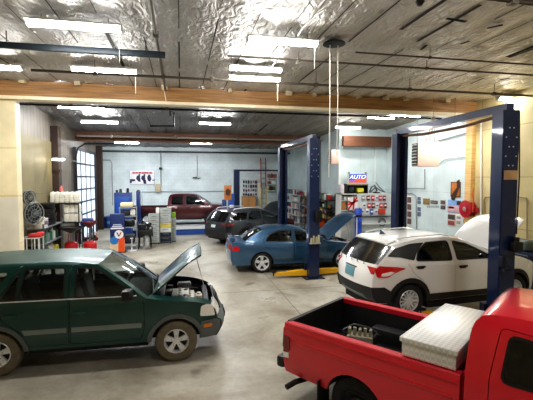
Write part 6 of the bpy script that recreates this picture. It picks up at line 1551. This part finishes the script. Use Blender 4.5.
# oil drain caddies
def drain(label, x, y, h, wide):
    t = thing('oil_drain', label, 'oil drain', (x, y, 0)); rd = pm('drain_red', '#b3141c', .35, coat=.6)
    MB().lathe([(0, .78), (.1, .78), (.2, .72), (.22, .66), (.22, .16), (.2, .1), (0, .1)], 26).build('tank', rd, t)
    MB().cyl((0, 0, .75), (0, 0, h-.1), .03, n=12).cyl((.1, 0, .72), (.1, 0, h-.25), .015, n=8).build('riser', M_zinc, t)
    MB().lathe([(.03, h-.22), (.08, h-.2), (wide, h-.04), (wide, h), (wide-.015, h), (wide-.02, h-.03), (.06, h-.14), (0, h-.15)], 28).build('funnel_pan', M_blackp if wide > .3 else pm('drain_dark_red', '#5e1518', .4), t)
    m = MB()
    for sx in (-.2, .2): m.cyl((sx-.03, .12, .08), (sx+.03, .12, .08), .08, n=16)
    m.build('wheel', M_blackp, t); MB().tube([(-.15, .2, .6), (-.15, .3, 1.0), (.15, .3, 1.0), (.15, .2, .6)], .014).build('push_handle', rd, t)
drain('red oil drain caddy with a wide black pan by the left bay wall', -3.74, 14.9, 1.28, .36)
drain('taller red oil drain caddy with a dark red funnel, right of the other', -3.12, 14.85, 1.46, .24)
# small things by the roll-up door
t = thing('trash_bin', 'blue trash bin in the far corner by the roll up door', 'bin', (-4.22, 25.15, 0))
MB().lathe([(0, 0), (.25, 0), (.3, .62), (.3, .64), (0, .64)], 20).build('bin_body', M_dblue, t); MB().lathe([(.32, .63), (.32, .67), (0, .74)], 20).build('lid', M_dblue, t); MB().cyl((.05, -.29, .35), (.05, -.30, .35), .09, n=18).build('round_label', pm('label_teal', '#4a8fa0', .5), t)
sack('box', 'low black box on the floor beside the blue trash bin', 'box', (-3.65, 25.3, 0), (.5, .36, .26), M_blackp)
a = WX(87, 225, -4.2); sack('tub', 'blue lidded tub on a dark stand by the roll up door', 'tub', (-4.2, a.y, .82), (.5, .6, .32), M_dblue)
t = thing('work_stand', 'dark steel stand under the blue lidded tub by the roll up door', 'stand', (-4.2, a.y, 0)); m = MB()
for sx in (-.22, .22):
    for sy in (-.28, .28): m.box((sx, sy, .4), (.05, .05, .8))
m.build('leg_frame', M_rk, t); MB().box((0, 0, .81), (.56, .68, .02)).build('top', M_rk, t)
a = G(90, 240.5); t = thing('floor_jack', 'low black floor jack with small wheels beyond the red drain caddies', 'jack', a, .5)
MB().box((0, 0, .12), (.62, .26, .1), bev=.03).box((.18, 0, .2), (.14, .14, .08), bev=.02).build('jack_body', M_blackp, t); m = MB()
for sx in (-.25, .25):
    for sy in (-.15, .15): m.cyl((sx, sy-.03, .07), (sx, sy+.03, .07), .07, n=16)
m.build('wheel', M_blackp, t); MB().tube([(-.25, 0, .18), (-.5, 0, .6), (-.62, 0, .85)], .018).build('handle', pm('drain_red', '#b3141c', .35, coat=.6), t)
sack('rag', 'white rag bundle on top of the floor jack side of the drain caddies', 'rag', (a.x+.0, a.y+.5, 0), (.34, .3, .3), pm('white_rag', '#d5d7d6', .8, bump=.4))
# ------------------------------------------------------------------ light balance
w = bpy.data.worlds.new('world'); SC.world = w; w.use_nodes = True
w.node_tree.nodes['Background'].inputs[0].default_value = (.75, .82, .9, 1); w.node_tree.nodes['Background'].inputs[1].default_value = .3
SC.view_settings.view_transform = 'Standard'; SC.view_settings.look = 'Medium High Contrast'; SC.view_settings.exposure = 1.25; SC.view_settings.gamma = 1.
SC.cycles.use_denoising = True; SC.cycles.max_bounces = 8
